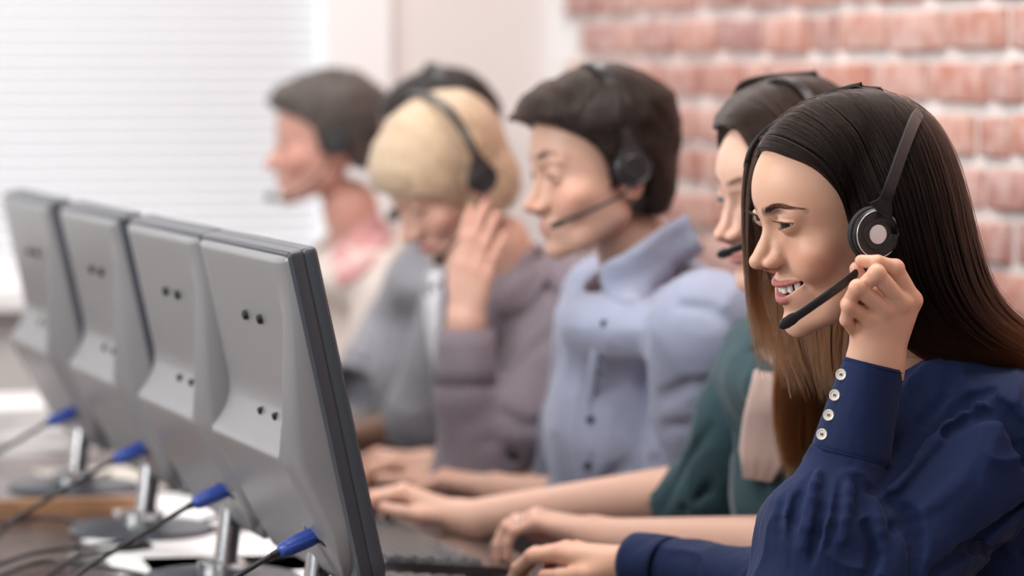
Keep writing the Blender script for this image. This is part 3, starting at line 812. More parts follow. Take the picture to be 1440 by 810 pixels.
# ------------------------------------------------------------------ the room; the row of desks runs away from the camera along UU
UU = np.array((-.270, .963, 0.)); VV_ = np.array((.963, .270, 0.)); ZZ = np.array((0, 0, 1.)); R0 = np.array((-.206, 4.03, 0.))
def RP(du, dv, z=0.): return R0 + UU * du + VV_ * dv + ZZ * z
M_WALL = mat('painted_plaster', (.76, .72, .71), .8, noise=(3, .03, (1, 1, 1)), bump=(60, .1, .002))
M_TRIM = mat('white_trim', (.86, .86, .87), .45)
M_FLOOR = mat('grey_carpet', (.22, .21, .21), .95, noise=(40, .3, (1, 1, 1)), bump=(300, .5, .003))
M_CEIL = mat('ceiling_white', (.8, .8, .79), .9, bump=(80, .1, .002))
M_MORTAR = mat('limewashed_mortar', (.80, .76, .74), .95, noise=(30, .12, (1, 1, 1)), bump=(90, .6, .006))
def brick_mat():
    m = mat('old_brick', (.5, .2, .15), .9, bump=(110, .7, .004)); nt = m.node_tree; b = nt.nodes['Principled BSDF']
    oi = nt.nodes.new('ShaderNodeObjectInfo'); cr = nt.nodes.new('ShaderNodeValToRGB'); nt.links.new(oi.outputs['Random'], cr.inputs[0])
    el = cr.color_ramp.elements; el[0].color = (.40, .155, .12, 1); el[1].color = (.55, .30, .26, 1)
    for p, c in ((.25, (.50, .19, .125, 1)), (.5, (.37, .165, .145, 1)), (.75, (.53, .235, .165, 1))): e = el.new(p); e.color = c
    tc = nt.nodes.new('ShaderNodeTexCoord'); n = nt.nodes.new('ShaderNodeTexNoise'); n.inputs['Scale'].default_value = 26; n.inputs['Detail'].default_value = 6
    ad = nt.nodes.new('ShaderNodeVectorMath'); ad.operation = 'ADD'; nt.links.new(tc.outputs['Object'], ad.inputs[0]); nt.links.new(oi.outputs['Location'], ad.inputs[1]); nt.links.new(ad.outputs[0], n.inputs['Vector'])
    r = nt.nodes.new('ShaderNodeValToRGB'); nt.links.new(n.outputs[0], r.inputs[0]); r.color_ramp.elements[0].position = .32; r.color_ramp.elements[1].position = .70
    r.color_ramp.elements[1].color = (.6, .6, .6, 1)
    mx = nt.nodes.new('ShaderNodeMix'); mx.data_type = 'RGBA'; nt.links.new(r.outputs[0], mx.inputs[0]); nt.links.new(cr.outputs[0], mx.inputs[6]); mx.inputs[7].default_value = (.78, .62, .58, 1)
    nt.links.new(mx.outputs[2], b.inputs['Base Color']); return m
M_BRICK = brick_mat()
def slab(name, a, b, th, m, z0, z1, kind='structure', parent=None):
    """wall from a to b, its thickness towards th (a vector)"""
    a = np.array((a[0], a[1], 0)); b = np.array((b[0], b[1], 0)); th = np.array((th[0], th[1], 0)); V = []
    for z in (z0, z1): V += [a + ZZ * z, b + ZZ * z, b + th + ZZ * z, a + th + ZZ * z]
    o = MB().add(V, [(0, 1, 2, 3), (4, 5, 6, 7), (0, 1, 5, 4), (1, 2, 6, 5), (2, 3, 7, 6), (3, 0, 4, 7)]).build(name, m, parent, smooth=False)
    bm = bmesh.new(); bm.from_mesh(o.data); bmesh.ops.recalc_face_normals(bm, faces=bm.faces); bm.to_mesh(o.data); bm.free()
    if kind: o['kind'] = kind
    return o
CR = np.array((.11, 7.62, 0.))                      # the corner
def BW(t, off=0., z=0.): return CR - VV_ * t - UU * off + ZZ * z       # on the back wall: t to the left, off into the room
near = CR - UU * 9.0
fl = MB().add([(-6, -2, 0), (4, -2, 0), (4, 10, 0), (-6, 10, 0), (-6, -2, -.1), (4, -2, -.1), (4, 10, -.1), (-6, 10, -.1)], [(0, 1, 2, 3), (7, 6, 5, 4), (0, 4, 5, 1), (1, 5, 6, 2), (2, 6, 7, 3), (3, 7, 4, 0)]).build('floor', M_FLOOR, smooth=False); fl['kind'] = 'structure'
slab('ceiling', CR - UU * 6.2 + VV_ * .2, CR + UU * .2 + VV_ * .2, -VV_ * 4.2, M_CEIL, 2.8, 2.9)
wr_ = slab('wall_right', near, CR + UU * .12, VV_ * .15, M_MORTAR, 0, 2.8)
# bricks, each one its own piece, on the stretch that the photograph shows
rng = np.random.default_rng(21)
def brick_mesh(L, seed):
    bm = bmesh.new(); bmesh.ops.create_cube(bm, size=1); r = random.Random(seed)
    for v in bm.verts: v.co = Vector((v.co.x * L + r.uniform(-.003, .003), v.co.y * .03, v.co.z * .057 + r.uniform(-.002, .002)))
    bmesh.ops.bevel(bm, geom=bm.edges[:], offset=.006, segments=2, profile=.6, affect='EDGES')
    me = bpy.data.meshes.new('brick'); bm.to_mesh(me); bm.free(); me.materials.append(M_BRICK)
    me.polygons.foreach_set('use_smooth', [True] * len(me.polygons)); return me
FULL = [brick_mesh(.192, i) for i in range(4)]; HEAD = [brick_mesh(.088, i + 9) for i in range(3)]
pitch = .075; zr = 1.347 - pitch / 2
ang = math.atan2(UU[1], UU[0])
ROW_END = {}
for r in range(-10, 7):
    z = zr + r * pitch; d = .02 + (.11 if r % 2 else 0) + rng.uniform(-.02, .02); k = 0
    while d < 2.75:
        half = (r * 3 + k * 7) % 5 == 0; L = .105 if half else .215
        me = (HEAD if half else FULL)[int(rng.integers(0, 3))]
        o = bpy.data.objects.new('brick', me); COL.objects.link(o); c = CR - UU * (d + L / 2) - VV_ * rng.uniform(-.002, .004) + ZZ * (z + rng.uniform(-.002, .002))
        o.location = c; o.rotation_euler = (rng.uniform(-.02, .02), rng.uniform(-.012, .012), ang + rng.uniform(-.01, .01)); o.parent = wr_
        d += L + .013 + rng.uniform(0, .006); k += 1
    ROW_END[r] = d
# the same bonding goes on above, below and nearer than the photograph shows
def far_bricks():
    Vs, Fs, n = [], [], 0; src = {}
    for me, L in [(m, 0) for m in FULL + HEAD]:
        v = np.empty(len(me.vertices) * 3); me.vertices.foreach_get('co', v); src[me] = (v.reshape(-1, 3), [tuple(p.vertices) for p in me.polygons])
    R = np.array(Matrix.Rotation(ang, 3, 'Z'))
    for r in range(-17, 19):
        z = zr + r * pitch; 
        if z < .04 or z > 2.76: continue
        d = .02 + (.11 if r % 2 else 0); k = 0
        if -10 <= r < 7: d = ROW_END[r]
        while d < 8.6:
            half = (r * 3 + k * 7) % 5 == 0; L = .105 if half else .215; me = (HEAD if half else FULL)[int(rng.integers(0, 3))]
            v, f = src[me]; Vs.append(v @ R.T + CR - UU * (d + L / 2) + ZZ * z); Fs += [tuple(i + n for i in q) for q in f]; n += len(v); d += L + .016; k += 1
    o = link('bricks', mesh_np('bricks', np.vstack(Vs), Fs), M_BRICK, wr_, False); o['kind'] = 'stuff'
far_bricks()
slab('trim_1', CR - VV_ * .035 - UU * .0, CR - VV_ * .0, -UU * .03, M_TRIM, 0, 2.8)
# back wall around the window
T0, T1, Z0, Z1 = .36, 3.3, .92, 2.25
slab('wall_back', BW(0)[:2], BW(T0)[:2], UU * .15, M_WALL, 0, 2.8)
slab('wall_back', BW(T0)[:2], BW(T1 + .9)[:2], UU * .15, M_WALL, 0, Z0)
slab('wall_back', BW(T0)[:2], BW(T1 + .9)[:2], UU * .15, M_WALL, Z1, 2.8)
slab('wall_back', BW(T1)[:2], BW(T1 + .9)[:2], UU * .15, M_WALL, Z0, Z1)
slab('baseboard_back', BW(.035)[:2], BW(T1 + .9)[:2], -UU * .015, M_TRIM, 0, .09)
win = empty('window_1', tuple(BW((T0 + T1) / 2, 0, Z0))); win['kind'] = 'structure'
def wb(name, t0, t1, z0, z1, o0, o1, m=M_TRIM, parent=win):
    a = BW(t0, o0); return slab(name, a[:2], BW(t1, o0)[:2], (-UU * (o1 - o0)), m, z0, z1, None, parent)
wb('window_frame', T0, T0 + .125, Z0, Z1, -.10, .02); wb('window_frame', T1 - .08, T1, Z0, Z1, -.10, .02)
wb('window_frame', T0, T1, Z1 - .07, Z1, -.10, .02); wb('window_frame', T0, T1, Z0, Z0 + .05, -.10, .02)
wb('mullion', T0 + 1.45, T0 + 1.51, Z0 + .05, Z1 - .07, -.09, -.04)
wb('window_sill', T0 - .04, T1 + .04, Z0 - .035, Z0, -.02, .12)
M_GLASS = mat('window_glass', (1, 1, 1), .02, trans=1.0)
def gl():
    m = bpy.data.materials.new('clear_pane'); m.use_nodes = True; nt = m.node_tree; b = nt.nodes['Principled BSDF']; nt.nodes.remove(b)
    t = nt.nodes.new('ShaderNodeBsdfTransparent'); g = nt.nodes.new('ShaderNodeBsdfGlossy'); g.inputs['Roughness'].default_value = .02; mx = nt.nodes.new('ShaderNodeMixShader'); mx.inputs[0].default_value = .06
    nt.links.new(t.outputs[0], mx.inputs[1]); nt.links.new(g.outputs[0], mx.inputs[2]); nt.links.new(mx.outputs[0], nt.nodes['Material Output'].inputs[0]); return m
PANE = gl()
wb('glass_pane', T0 + .12, T0 + 1.45, Z0 + .05, Z1 - .07, -.075, -.069, PANE); wb('glass_pane', T0 + 1.51, T1 - .08, Z0 + .05, Z1 - .07, -.075, -.069, PANE)
# venetian blind
def slat_mat():
    m = mat('white_slat', (.92, .92, .93), .5); nt = m.node_tree; b = nt.nodes['Principled BSDF']; t = nt.nodes.new('ShaderNodeBsdfTranslucent'); t.inputs[0].default_value = (.95, .95, .97, 1)
    mx = nt.nodes.new('ShaderNodeMixShader'); mx.inputs[0].default_value = .55; nt.links.new(b.outputs[0], mx.inputs[1]); nt.links.new(t.outputs[0], mx.inputs[2]); nt.links.new(mx.outputs[0], nt.nodes['Material Output'].inputs[0]); return m
M_SLAT = slat_mat()
bl_ = empty('venetian_blind', tuple(BW((T0 + T1) / 2, .0, Z1 - .1))); tag(bl_, 'white horizontal venetian blind closed over the bright window', 'blind')
ts0, ts1 = T0 + .135, T1 - .09; cx_ = (ts0 + ts1) / 2; Ls = ts1 - ts0
prof = [(-.0125, .0), (-.006, .0018), (0, .0024), (.006, .0018), (.0125, 0)]; ta = math.radians(56); V = []
for e in (-.5, .5):
    for a, b in prof: V.append((e * Ls, a * math.cos(ta) - b * math.sin(ta), a * math.sin(ta) + b * math.cos(ta)))
me = mesh_np('slat', V, [(i, i + 1, i + 6, i + 5) for i in range(4)], True); me.materials.append(M_SLAT)
k = 0; z = Z1 - .12
while z > Z0 + .07:
    o = bpy.data.objects.new('slat', me); COL.objects.link(o); o.parent = bl_; o.matrix_parent_inverse = parent_mat(bl_).inverted(); o.location = BW(cx_, -.030, z); o.rotation_euler = (0, 0, math.atan2(-VV_[1], -VV_[0]))
    z -= .0235; k += 1
wb('head_rail', ts0, ts1, Z1 - .11, Z1 - .07, -.045, -.01, M_TRIM, bl_); wb('bottom_rail', ts0, ts1, Z0 + .052, Z0 + .066, -.042, -.018, M_TRIM, bl_)
for t in (ts0 + .25, ts0 + 1.2, ts0 + 2.3):
    MB().tube([BW(t, -.017, Z0 + .06), BW(t, -.017, Z1 - .08)], .0009, 5).build('ladder_cord', M_TRIM, bl_)
# unseen ceiling lamps, added as bodies for the two overhead fill lights
lp = MB().box((-1.2, -.6, -.03), (1.2, .6, 0), frame(np.array((.3, 4.2, 2.8)), (1, 0, 0), (0, 1, 0), (0, 0, 1)), .006).build('added_ceiling_lamp', M_TRIM); tag(lp, 'unseen flat white ceiling lamp added above the row of desks', 'lamp')
lp = MB().box((-.9, -.5, -.03), (.9, .5, 0), frame(np.array((-.5, 6.5, 2.8)), (1, 0, 0), (0, 1, 0), (0, 0, 1)), .006).build('added_ceiling_lamp', M_TRIM); tag(lp, 'unseen flat white ceiling lamp added to brighten the window end', 'lamp')

# ------------------------------------------------------------------ desks
M_DESK = mat('dark_wood_laminate', (.155, .115, .11), .16, spec=.55, noise=(7, .35, (1, 9, 1)), bump=(200, .06, .0006))
M_EDGE = mat('brown_wood', (.36, .19, .10), .4, noise=(10, .3, (1, 8, 1)))
M_STEEL = mat('desk_steel', (.4, .4, .42), .35, metal=.9)
DZ = .715
def rbox(mb, du0, du1, dv0, dv1, z0, z1, bev=.003):
    return mb.box((du0, dv0, z0), (du1, dv1, z1), frame(R0, UU, VV_, ZZ), bev)
for i, (a, b) in enumerate(((-1.45, 1.43), (1.47, 3.05))):
    d = empty('desk', tuple(RP((a + b) / 2, -.3, 0)))
    tag(d, ('long dark wood desk carrying the nearer monitors and keyboards', 'farther dark desk behind the brown wooden strip, under the farthest monitor')[i], 'desk')
    rbox(MB(), a, b, -1.25, .46, DZ - .03, DZ).build('desktop', M_DESK, d)
    for u in (a + .06, b - .06):
        for v in (-1.18, .34): rbox(MB(), u - .03, u + .03, v - .03, v + .03, 0, DZ - .03).build('leg', M_STEEL, d)
    rbox(MB(), a + .1, b - .1, .30, .32, DZ - .28, DZ - .03).build('modesty_panel', M_EDGE, d)
w_ = rbox(MB(), 1.432, 1.468, -1.25, .10, DZ - .03, DZ + .020).build('wooden_strip', M_EDGE); tag(w_, 'brown wooden strip between the two dark desks', 'strip')

# ------------------------------------------------------------------ monitors
M_SHELL = mat('grey_plastic_shell', (.205, .203, .212), .32, spec=.5, bump=(1500, .10, .0003))
M_BEZEL = mat('dark_bezel', (.045, .052, .066), .35, spec=.5)
M_SCREEN = mat('monitor_screen', (.02, .02, .03), .12, emit=((.75, .85, 1.0), .55))
M_CHROME = mat('polished_metal', (.72, .73, .75), .18, metal=1.0)
M_BLUE = mat('blue_connector', (.018, .055, .30), .35, spec=.5)
M_CABLE = mat('black_cable', (.012, .012, .014), .45)
M_STUD = mat('black_screw', (.02, .02, .022), .4, metal=.5)
MW, MH = .228, .179      # half sizes
def ss(x): x = np.clip(x, 0, 1); return x * x * (3 - 2 * x)
def shell_mesh():
    n1, n2 = 100, 90; x = np.linspace(-1, 1, n1); z = np.linspace(-1, 1, n2)
    X, Z = np.meshgrid(x, z, indexing='ij')
    # rounded rectangle outline: corner radii
    rb = .075; px = X * MW; pz = Z * MH
    for sx in (-1, 1):
        cx, cz = sx * (MW - rb), -(MH - rb); m = (sx * (px - cx) > 0) & (pz < cz)
        dx = (px - cx) / rb; dz = (pz - cz) / rb; r = np.sqrt(dx * dx + dz * dz) + 1e-9; k = np.maximum(np.abs(dx), np.abs(dz)) / r
        px = np.where(m, cx + dx * k * rb, px); pz = np.where(m, cz + dz * k * rb, pz)
    e = np.minimum(np.minimum(MW - np.abs(px), MH - pz), np.where(pz < -(MH - rb), 9, pz + MH))
    cr = np.sqrt(np.maximum(np.abs(px) - (MW - rb), 0) ** 2 + np.maximum(-(MH - rb) - pz, 0) ** 2); e = np.where((pz < -(MH - rb)), np.minimum(rb - cr, e), e)
    T = .012 + .036 * ss((MH - .01 - pz) / (1.15 * MH)); T = T - .042 * np.clip((-.035 - pz) / (MH - .035), 0, 1) ** 1.15
    # recess: the upper field, concave towards its rounded lower lip
    zb = -.030; rw = np.where(px > 0, MW + .2, MW - .028)
    ex = np.clip(1 - (rw - np.abs(px)) / .040, 0, 2); ez = np.clip(1 - (pz - zb) / .062, 0, 3); w = np.clip(np.sqrt(ex ** 2 + ez ** 2), 0, 1) ** 2.6
    T = np.minimum(T, .012) * (1 - w) + T * w
    q_ = np.clip(e / .006, 0, 1); q2 = np.clip((MW + px) / .042, 0, 1); q3 = np.clip((MW - px) / .06, 0, 1); T = T * np.sqrt(q_ * (2 - q_)) * (.45 + .55 * np.sqrt(q3 * (2 - q3))) * (.30 + .70 * np.sqrt(q2 * (2 - q2)))
    V = np.stack([px, -T, pz], -1).reshape(-1, 3)
    F = np.array([(i * n2 + j, i * n2 + j + 1, (i + 1) * n2 + j + 1, (i + 1) * n2 + j) for i in range(n1 - 1) for j in range(n2 - 1)])
    me = mesh_np('shell', V, F[:, ::-1], True); me.materials.append(M_SHELL); return me
SHELL = shell_mesh()
def local(mb, name, m, parent, **k):
    return mb.build(name, m, parent, world=False, **k)
def make_monitor():
    """local frame: x along the row (away), y towards the people, z up; origin at the foot"""
    root = empty('monitor')
    tilt = math.radians(12.5); zc = .215; 
    head = empty('screen_head'); head.parent = root; head.location = (0, .0, zc); head.rotation_euler = (-tilt * -1, 0, 0); head.rotation_euler = (tilt, 0, 0)
    return root
def monitor(du, label, dvo=0., yaw=0., sc=1.):
    """built in world space around its place in the row"""
    top = RP(du, dvo, 1.138); tilt = math.radians(12.3)
    yv = unit(VV_ * math.cos(tilt) + ZZ * math.sin(tilt)); zv = unit(ZZ * math.cos(tilt) - VV_ * math.sin(tilt)); xv = UU
    c = top - zv * MH; M = frame(c, xv, yv, zv)
    root = empty('monitor', tuple(RP(du - .06, dvo + .03, DZ))); tag(root, label, 'monitor', 'grey monitors seen from behind')
    me = SHELL.copy(); me.transform(Matrix(M.tolist())); o = link('back_shell', me, None, root)
    b = MB()
    prof = [(0, -MW), (.022, MW)]
    V = []; F = []; out = []
    rb = .03
    for sx, sz in ((-1, -1), (1, -1), (1, 1), (-1, 1)):
        r = rb if sz < 0 else .006
        a0 = {(-1, -1): PI, (1, -1): 1.5 * PI, (1, 1): 0, (-1, 1): .5 * PI}[(sx, sz)]
        for i in range(7): a = a0 + i / 6 * PI / 2; out.append(((MW + .004 - r) * sx + r * math.cos(a), (MH + .004 - r) * sz + r * math.sin(a)))
    n = len(out); out = np.array(out)
    lays = [(-.004, .985), (-.001, 1.0), (.010, 1.0), (.012, .994), (.014, 1.0), (.024, 1.0), (.027, .985)]
    for y, s_ in lays:
        for q in out: V.append((q[0] * s_, y, q[1] * s_))
    for i in range(len(lays) - 1):
        for j in range(n): k = (j + 1) % n; F.append((i * n + j, i * n + k, (i + 1) * n + k, (i + 1) * n + j))
    F.append(tuple(range(n))); F.append(tuple((len(lays) - 1) * n + j for j in range(n))[::-1])
    MB().add(np.array(V) @ M[:3, :3].T + c, F).build('bezel', M_BEZEL, root)
    MB().box((-MW + .018, .0265, -MH + .022), (MW - .018, .0285, MH - .016), M).build('screen', M_SCREEN, root)
    for (x, z, r) in ((.015, .104, .0055), (-.060, .104, .0055), (.015, -.002, .0042), (-.060, -.002, .0042)):
        W = frame(M[:3, :3] @ np.array((x, -.0118 - (.006 if z < .05 else 0), z)) + c, xv, zv, -yv)
        s_ = MB().lathe([(r, -.003), (r, .004), (r * .8, .0055), (r * .45, .0055), (r * .4, .003)], 16, W).build('screw', M_STUD, root)
    for x in (-.04, .04): MB().box((x - .0012, -.0335, -.078), (x + .0012, -.028, -.068), M).build('slot', M_STUD, root)
    # connector bay and plug
    MB().box((-.190, -.0235, -MH + .046), (-.120, -.010, -MH + .080), M, .004).build('port_recess', M_STUD, root)
    MB().box((-.123, -.028, -MH + .050), (-.115, -.015, -MH + .072), M, .001).build('port', M_CHROME, root)
    # stand
    a = M[:3, :3] @ np.array((-.05, -.008, -MH + .02)) + c; f0 = RP(du - .06, dvo + .052, DZ + .012)
    st = MB().tube([a, f0], .0175, 20, flat=.5, up=VV_).build('stand_neck', M_CHROME, root)
    MB().tube([a + VV_ * .011 + UU * .004, f0 + VV_ * .011 + UU * .004], .0155, 12, flat=.55, up=VV_).build('neck_cover', M_BEZEL, st)
    W = frame(RP(du - .06, dvo + .055, DZ), UU, VV_, ZZ)
    pr = [(.115, 0), (.118, .004), (.112, .010), (.06, .014), (.03, .020), (.001, .021)]
    V, F = [], []; mb = MB().lathe(pr, 40, np.eye(4)); mb.V[0][:, 1] *= .82; mb.V[0] = mb.V[0] @ W[:3, :3].T + W[:3, 3]; mb.build('stand_base', M_BEZEL, root)
    mb = MB().lathe([(.030, .016), (.030, .027), (.024, .030)], 24, W).build('base_collar', M_CHROME, root)
    MON_ROOT.append(root); return M, c
MON_ROOT = []
def cable(name, label, pts, r=.0026, m=None, group='black cables on the desk', plug=None):
    root = empty(name, tuple(pts[0])); tag(root, label, 'cable', group)
    MB().tube(catmull(pts, len(pts) * 8), r, 8).build('cord', m or M_CABLE, root)
    return root
def vga(M, c, root, tail):
    """blue plug hanging on the port, with its cord"""
    L = lambda p: M[:3, :3] @ np.array(p) + c
    a = L((-.150, -.024, -MH + .056)); d = unit(-UU * .12 - VV_ * .95 - ZZ * .38); up = unit(np.cross(d, VV_))
    pl = MB().tube([a - d * .002, a + d * .004, a + d * .012, a + d * .032, a + d * .040, a + d * .043], [.0105, .0128, .0128, .0118, .0095, .005], 16, flat=.75, up=ZZ).build('plug', M_BLUE, root); pl['label'] = 'blue plug'
    for s in (-1, 1):
        q = a + UU * .0 + np.cross(d, ZZ) * .011 * s; MB().tube([q - d * .004, q + d * .022, q + d * .034], [.0034, .0034, .0042], 10).build('thumbscrew', M_BLUE, pl)
    for k in range(4): MB().tube([a + d * (.016 + .005 * k), a + d * (.0185 + .005 * k)], .0129 - .0004 * k, 16, flat=.76, up=ZZ).build('grip_rib', M_BLUE, pl)
    e = a + d * .041; MB().tube([e, e + d * .010], [.0045, .0034], 10).build('strain_relief', M_CABLE, pl)
    e = e + d * .01
    MB().tube(catmull([e] + tail, 40), .0030, 8).build('cord', M_CABLE, root)
ML = ['nearest grey monitor, the full back right beside the hands', 'grey monitor second from the camera, back turned to us', 'grey monitor third from the camera in the row', 'grey monitor cut by the left edge of the photo']
MDU = [q + MW for q in (.010, .480, 1.014, 1.566)]
MON = []
for k in range(4): MON.append(monitor(MDU[k], ML[k], -.019))
for k, (M, c) in enumerate(MON):
    du = MDU[k]
    vga(M, c, MON_ROOT[k], [RP(du - .14, -.14, DZ + .035), RP(du - .20, -.20, DZ + .006), RP(du - .30, -.34, DZ + .004), RP(du - .34, -.62, DZ + .004), RP(du - .26, -.95, DZ + .004)])
for i, (a, lab) in enumerate((([(-20, 742), (60, 728), (130, 738), (200, 741), (262, 738), (320, 722)], 'long black power cable running behind the third monitor foot'), ([(-20, 800), (50, 778), (110, 770), (180, 760), (215, 742), (262, 736)], 'black cable looping across the near left of the desk'),
               ([(60, 815), (110, 782), (150, 775), (190, 768), (205, 748)], 'short black cable crossing the desk towards a plug'), ([(300, 805), (335, 796), (372, 790), (400, 778), (425, 770)], 'black cable leading to the nearest monitor'),
               ([(20, 728), (50, 712), (90, 690), (130, 672), (155, 665)], 'black cable slanting up to the third monitor'), ([(-10, 815), (60, 790), (140, 797), (220, 812)], 'thin black cable in the near left corner of the desk'))):
    pts = []
    for (x, y) in a:
        D = 5.0
        for _ in range(30): z = P(x, y, D)[2]; D *= (CAM_Z - DZ - .006) / (CAM_Z - z)
        pts.append(P(x, y, D))
    cr_ = cable('power_cable', lab, pts)
    if i in (0, 2, 3):
        q = catmull(pts, 60); j = 36 if i else 40; d = unit(q[j + 3] - q[j]); MB().tube([q[j], q[j] + d * .008, q[j] + d * .045, q[j] + d * .055], [.005, .010, .0095, .004], 12, flat=.7, up=ZZ).build('plug', M_CABLE, cr_)
# papers and folders
M_PAPER = mat('white_paper', (.82, .82, .83), .6)
M_PAPER2 = mat('cream_paper', (.74, .68, .60), .6)
def stack(x, y, D, n, w, h, lab, m, th=.004, skew=.1):
    z = DZ
    q = P(x, y, D); 
    for i in range(n):
        a = rng.uniform(-skew, skew); ux = UU * math.cos(a) + VV_ * math.sin(a); vx = np.cross(ZZ, ux)
        o = MB().box((-w / 2, -h / 2, 0), (w / 2, h / 2, th * .95), frame(np.array((q[0], q[1], z)), ux, vx, ZZ), .0004).build('paper_pad', m)
        tag(o, lab if n == 1 else lab + ', ' + ('lowest', 'second from the bottom', 'third from the bottom', 'fourth, in the middle', 'third from the top', 'second from the top', 'topmost')[i], 'paper', None if n == 1 else lab.split(' on')[0] + 's'); z += th
stack(18, 600, 6.35, 7, .30, .21, 'white paper pad in the pile at the left edge', M_PAPER, .011, .2)
stack(165, 640, 5.85, 1, .30, .21, 'cream sheet lying behind the third monitor foot', M_PAPER2, .003)
stack(330, 765, 4.95, 1, .40, .30, 'white sheet standing in for window glare on the desk under the second monitor', M_PAPER, .003)  # glare of the window on the glossy desktop, put in as white sheet
stack(395, 800, 4.72, 1, .40, .30, 'white sheet standing in for window glare on the desk beside the nearest monitor', M_PAPER, .003)  # desktop glare again, built as a white sheet
stack(300, 700, 5.45, 1, .40, .28, 'white sheet standing in for desk glare between the second and third monitor feet', M_PAPER, .003)  # bright reflection on the desk, laid out as a white sheet
stack(240, 790, 4.85, 1, .21, .15, 'small white note sheet near the black plug', M_PAPER, .002)
# keyboards and mice
M_KB = mat('keyboard_black', (.018, .018, .02), .25, spec=.6, coat=.5)
M_KEY = mat('keycap', (.10, .10, .105), .2, spec=.6)
def key_mesh(w):
    bm = bmesh.new(); bmesh.ops.create_cube(bm, size=1)
    for v in bm.verts: t = .82 if v.co.z > 0 else 1; v.co = Vector((v.co.x * w * t, v.co.y * .0155 * t, v.co.z * .007))
    bmesh.ops.bevel(bm, geom=bm.edges[:], offset=.0009, segments=1, affect='EDGES'); me = bpy.data.meshes.new('key'); bm.to_mesh(me); bm.free(); me.materials.append(M_KEY); return me
KM = {w: key_mesh(w) for w in (.0165, .025, .034, .10)}
def keyboard(du, dv, label, parts=True):
    root = empty('keyboard', tuple(RP(du, dv, DZ))); tag(root, label, 'keyboard', 'black keyboards'); M = frame(RP(du, dv, DZ), UU, VV_, ZZ)
    b = MB(); n = 40; V = []; F = []
    for i in range(n):      # curved case
        t = i / (n - 1) * 2 - 1; x = t * .235; bow = .018 * (1 - t * t)
        V += [(x, -.080, .004), (x, -.080, .022), (x, -.074, .026), (x, .070 + bow * .4, .014), (x, .095 + bow, .008), (x, .098 + bow, .003)]
    F = [(i * 6 + j, i * 6 + (j + 1) % 6, i * 6 + 6 + (j + 1) % 6, i * 6 + 6 + j) for i in range(n - 1) for j in range(6)] + [tuple(range(6)), tuple((n - 1) * 6 + j for j in range(6))[::-1]]
    MB().add(np.array(V) @ M[:3, :3].T + M[:3, 3], F).build('case', M_KB, root)
    rows = [[.0165] * 22, [.0165] * 22, [.025] + [.0165] * 20, [.034] + [.0165] * 12 + [.034] + [.0165] * 5, [.034] + [.0165] * 11 + [.034] + [.0165] * 5, [.025, .025, .10, .025, .025, .025] + [.0165] * 6]
    J = MB(); 
    for r, row in enumerate(rows):
        x = -.222; gap = (.444 - sum(row)) / (len(row) - 1); y = -.060 + r * .0205
        for w in row:
            p = np.array((x + w / 2, y, .0275 - (y + .06) * .085)); x += w + gap
            if parts:
                o = bpy.data.objects.new('key', KM[w]); COL.objects.link(o); o.parent = root; o.matrix_parent_inverse = parent_mat(root).inverted(); o.location = M[:3, :3] @ p + M[:3, 3]; o.rotation_euler = (0, 0, math.atan2(UU[1], UU[0]))
            else: J.box(p - (w / 2, .007, .003), p + (w / 2, .007, .003), M)
    if not parts: J.build('keys', M_KEY, root, smooth=False)
keyboard(.262, .24, 'black keyboard in front of the nearest monitor, below the frame', False)
keyboard(.84, .30, 'black curved keyboard under the ringed hand')
keyboard(1.34, .28, 'black keyboard under the hands of the blue-shirted man', False)
keyboard(1.82, .25, 'black keyboard below the mauve cuff', False)
def mouse(p, label):
    root = empty('mouse', tuple(p)); tag(root, label, 'mouse')
    V, F = nets(lambda q: smax(ell(q, (0, 0, .006), (.034, .058, .030)), -(q[:, 2] - .001), .003), (-.05, -.07, -.01), (.05, .07, .05), .0022); M = frame(np.array(p), UU, -VV_, ZZ)
    o = link('shell', mesh_np('shell', V @ M[:3, :3].T + M[:3, 3], F), M_KB, root)
    MB().lathe([(.004, -.003), (.0075, -.002), (.0075, .002), (.004, .003)], 16, frame(M[:3, :3] @ np.array((0, .035, .028)) + M[:3, 3], M[:3, 1], ZZ, M[:3, 0])).build('wheel', M_BEZEL, root)
mouse(RP(.34, .36, DZ), 'black mouse under the hand with the navy cuff')
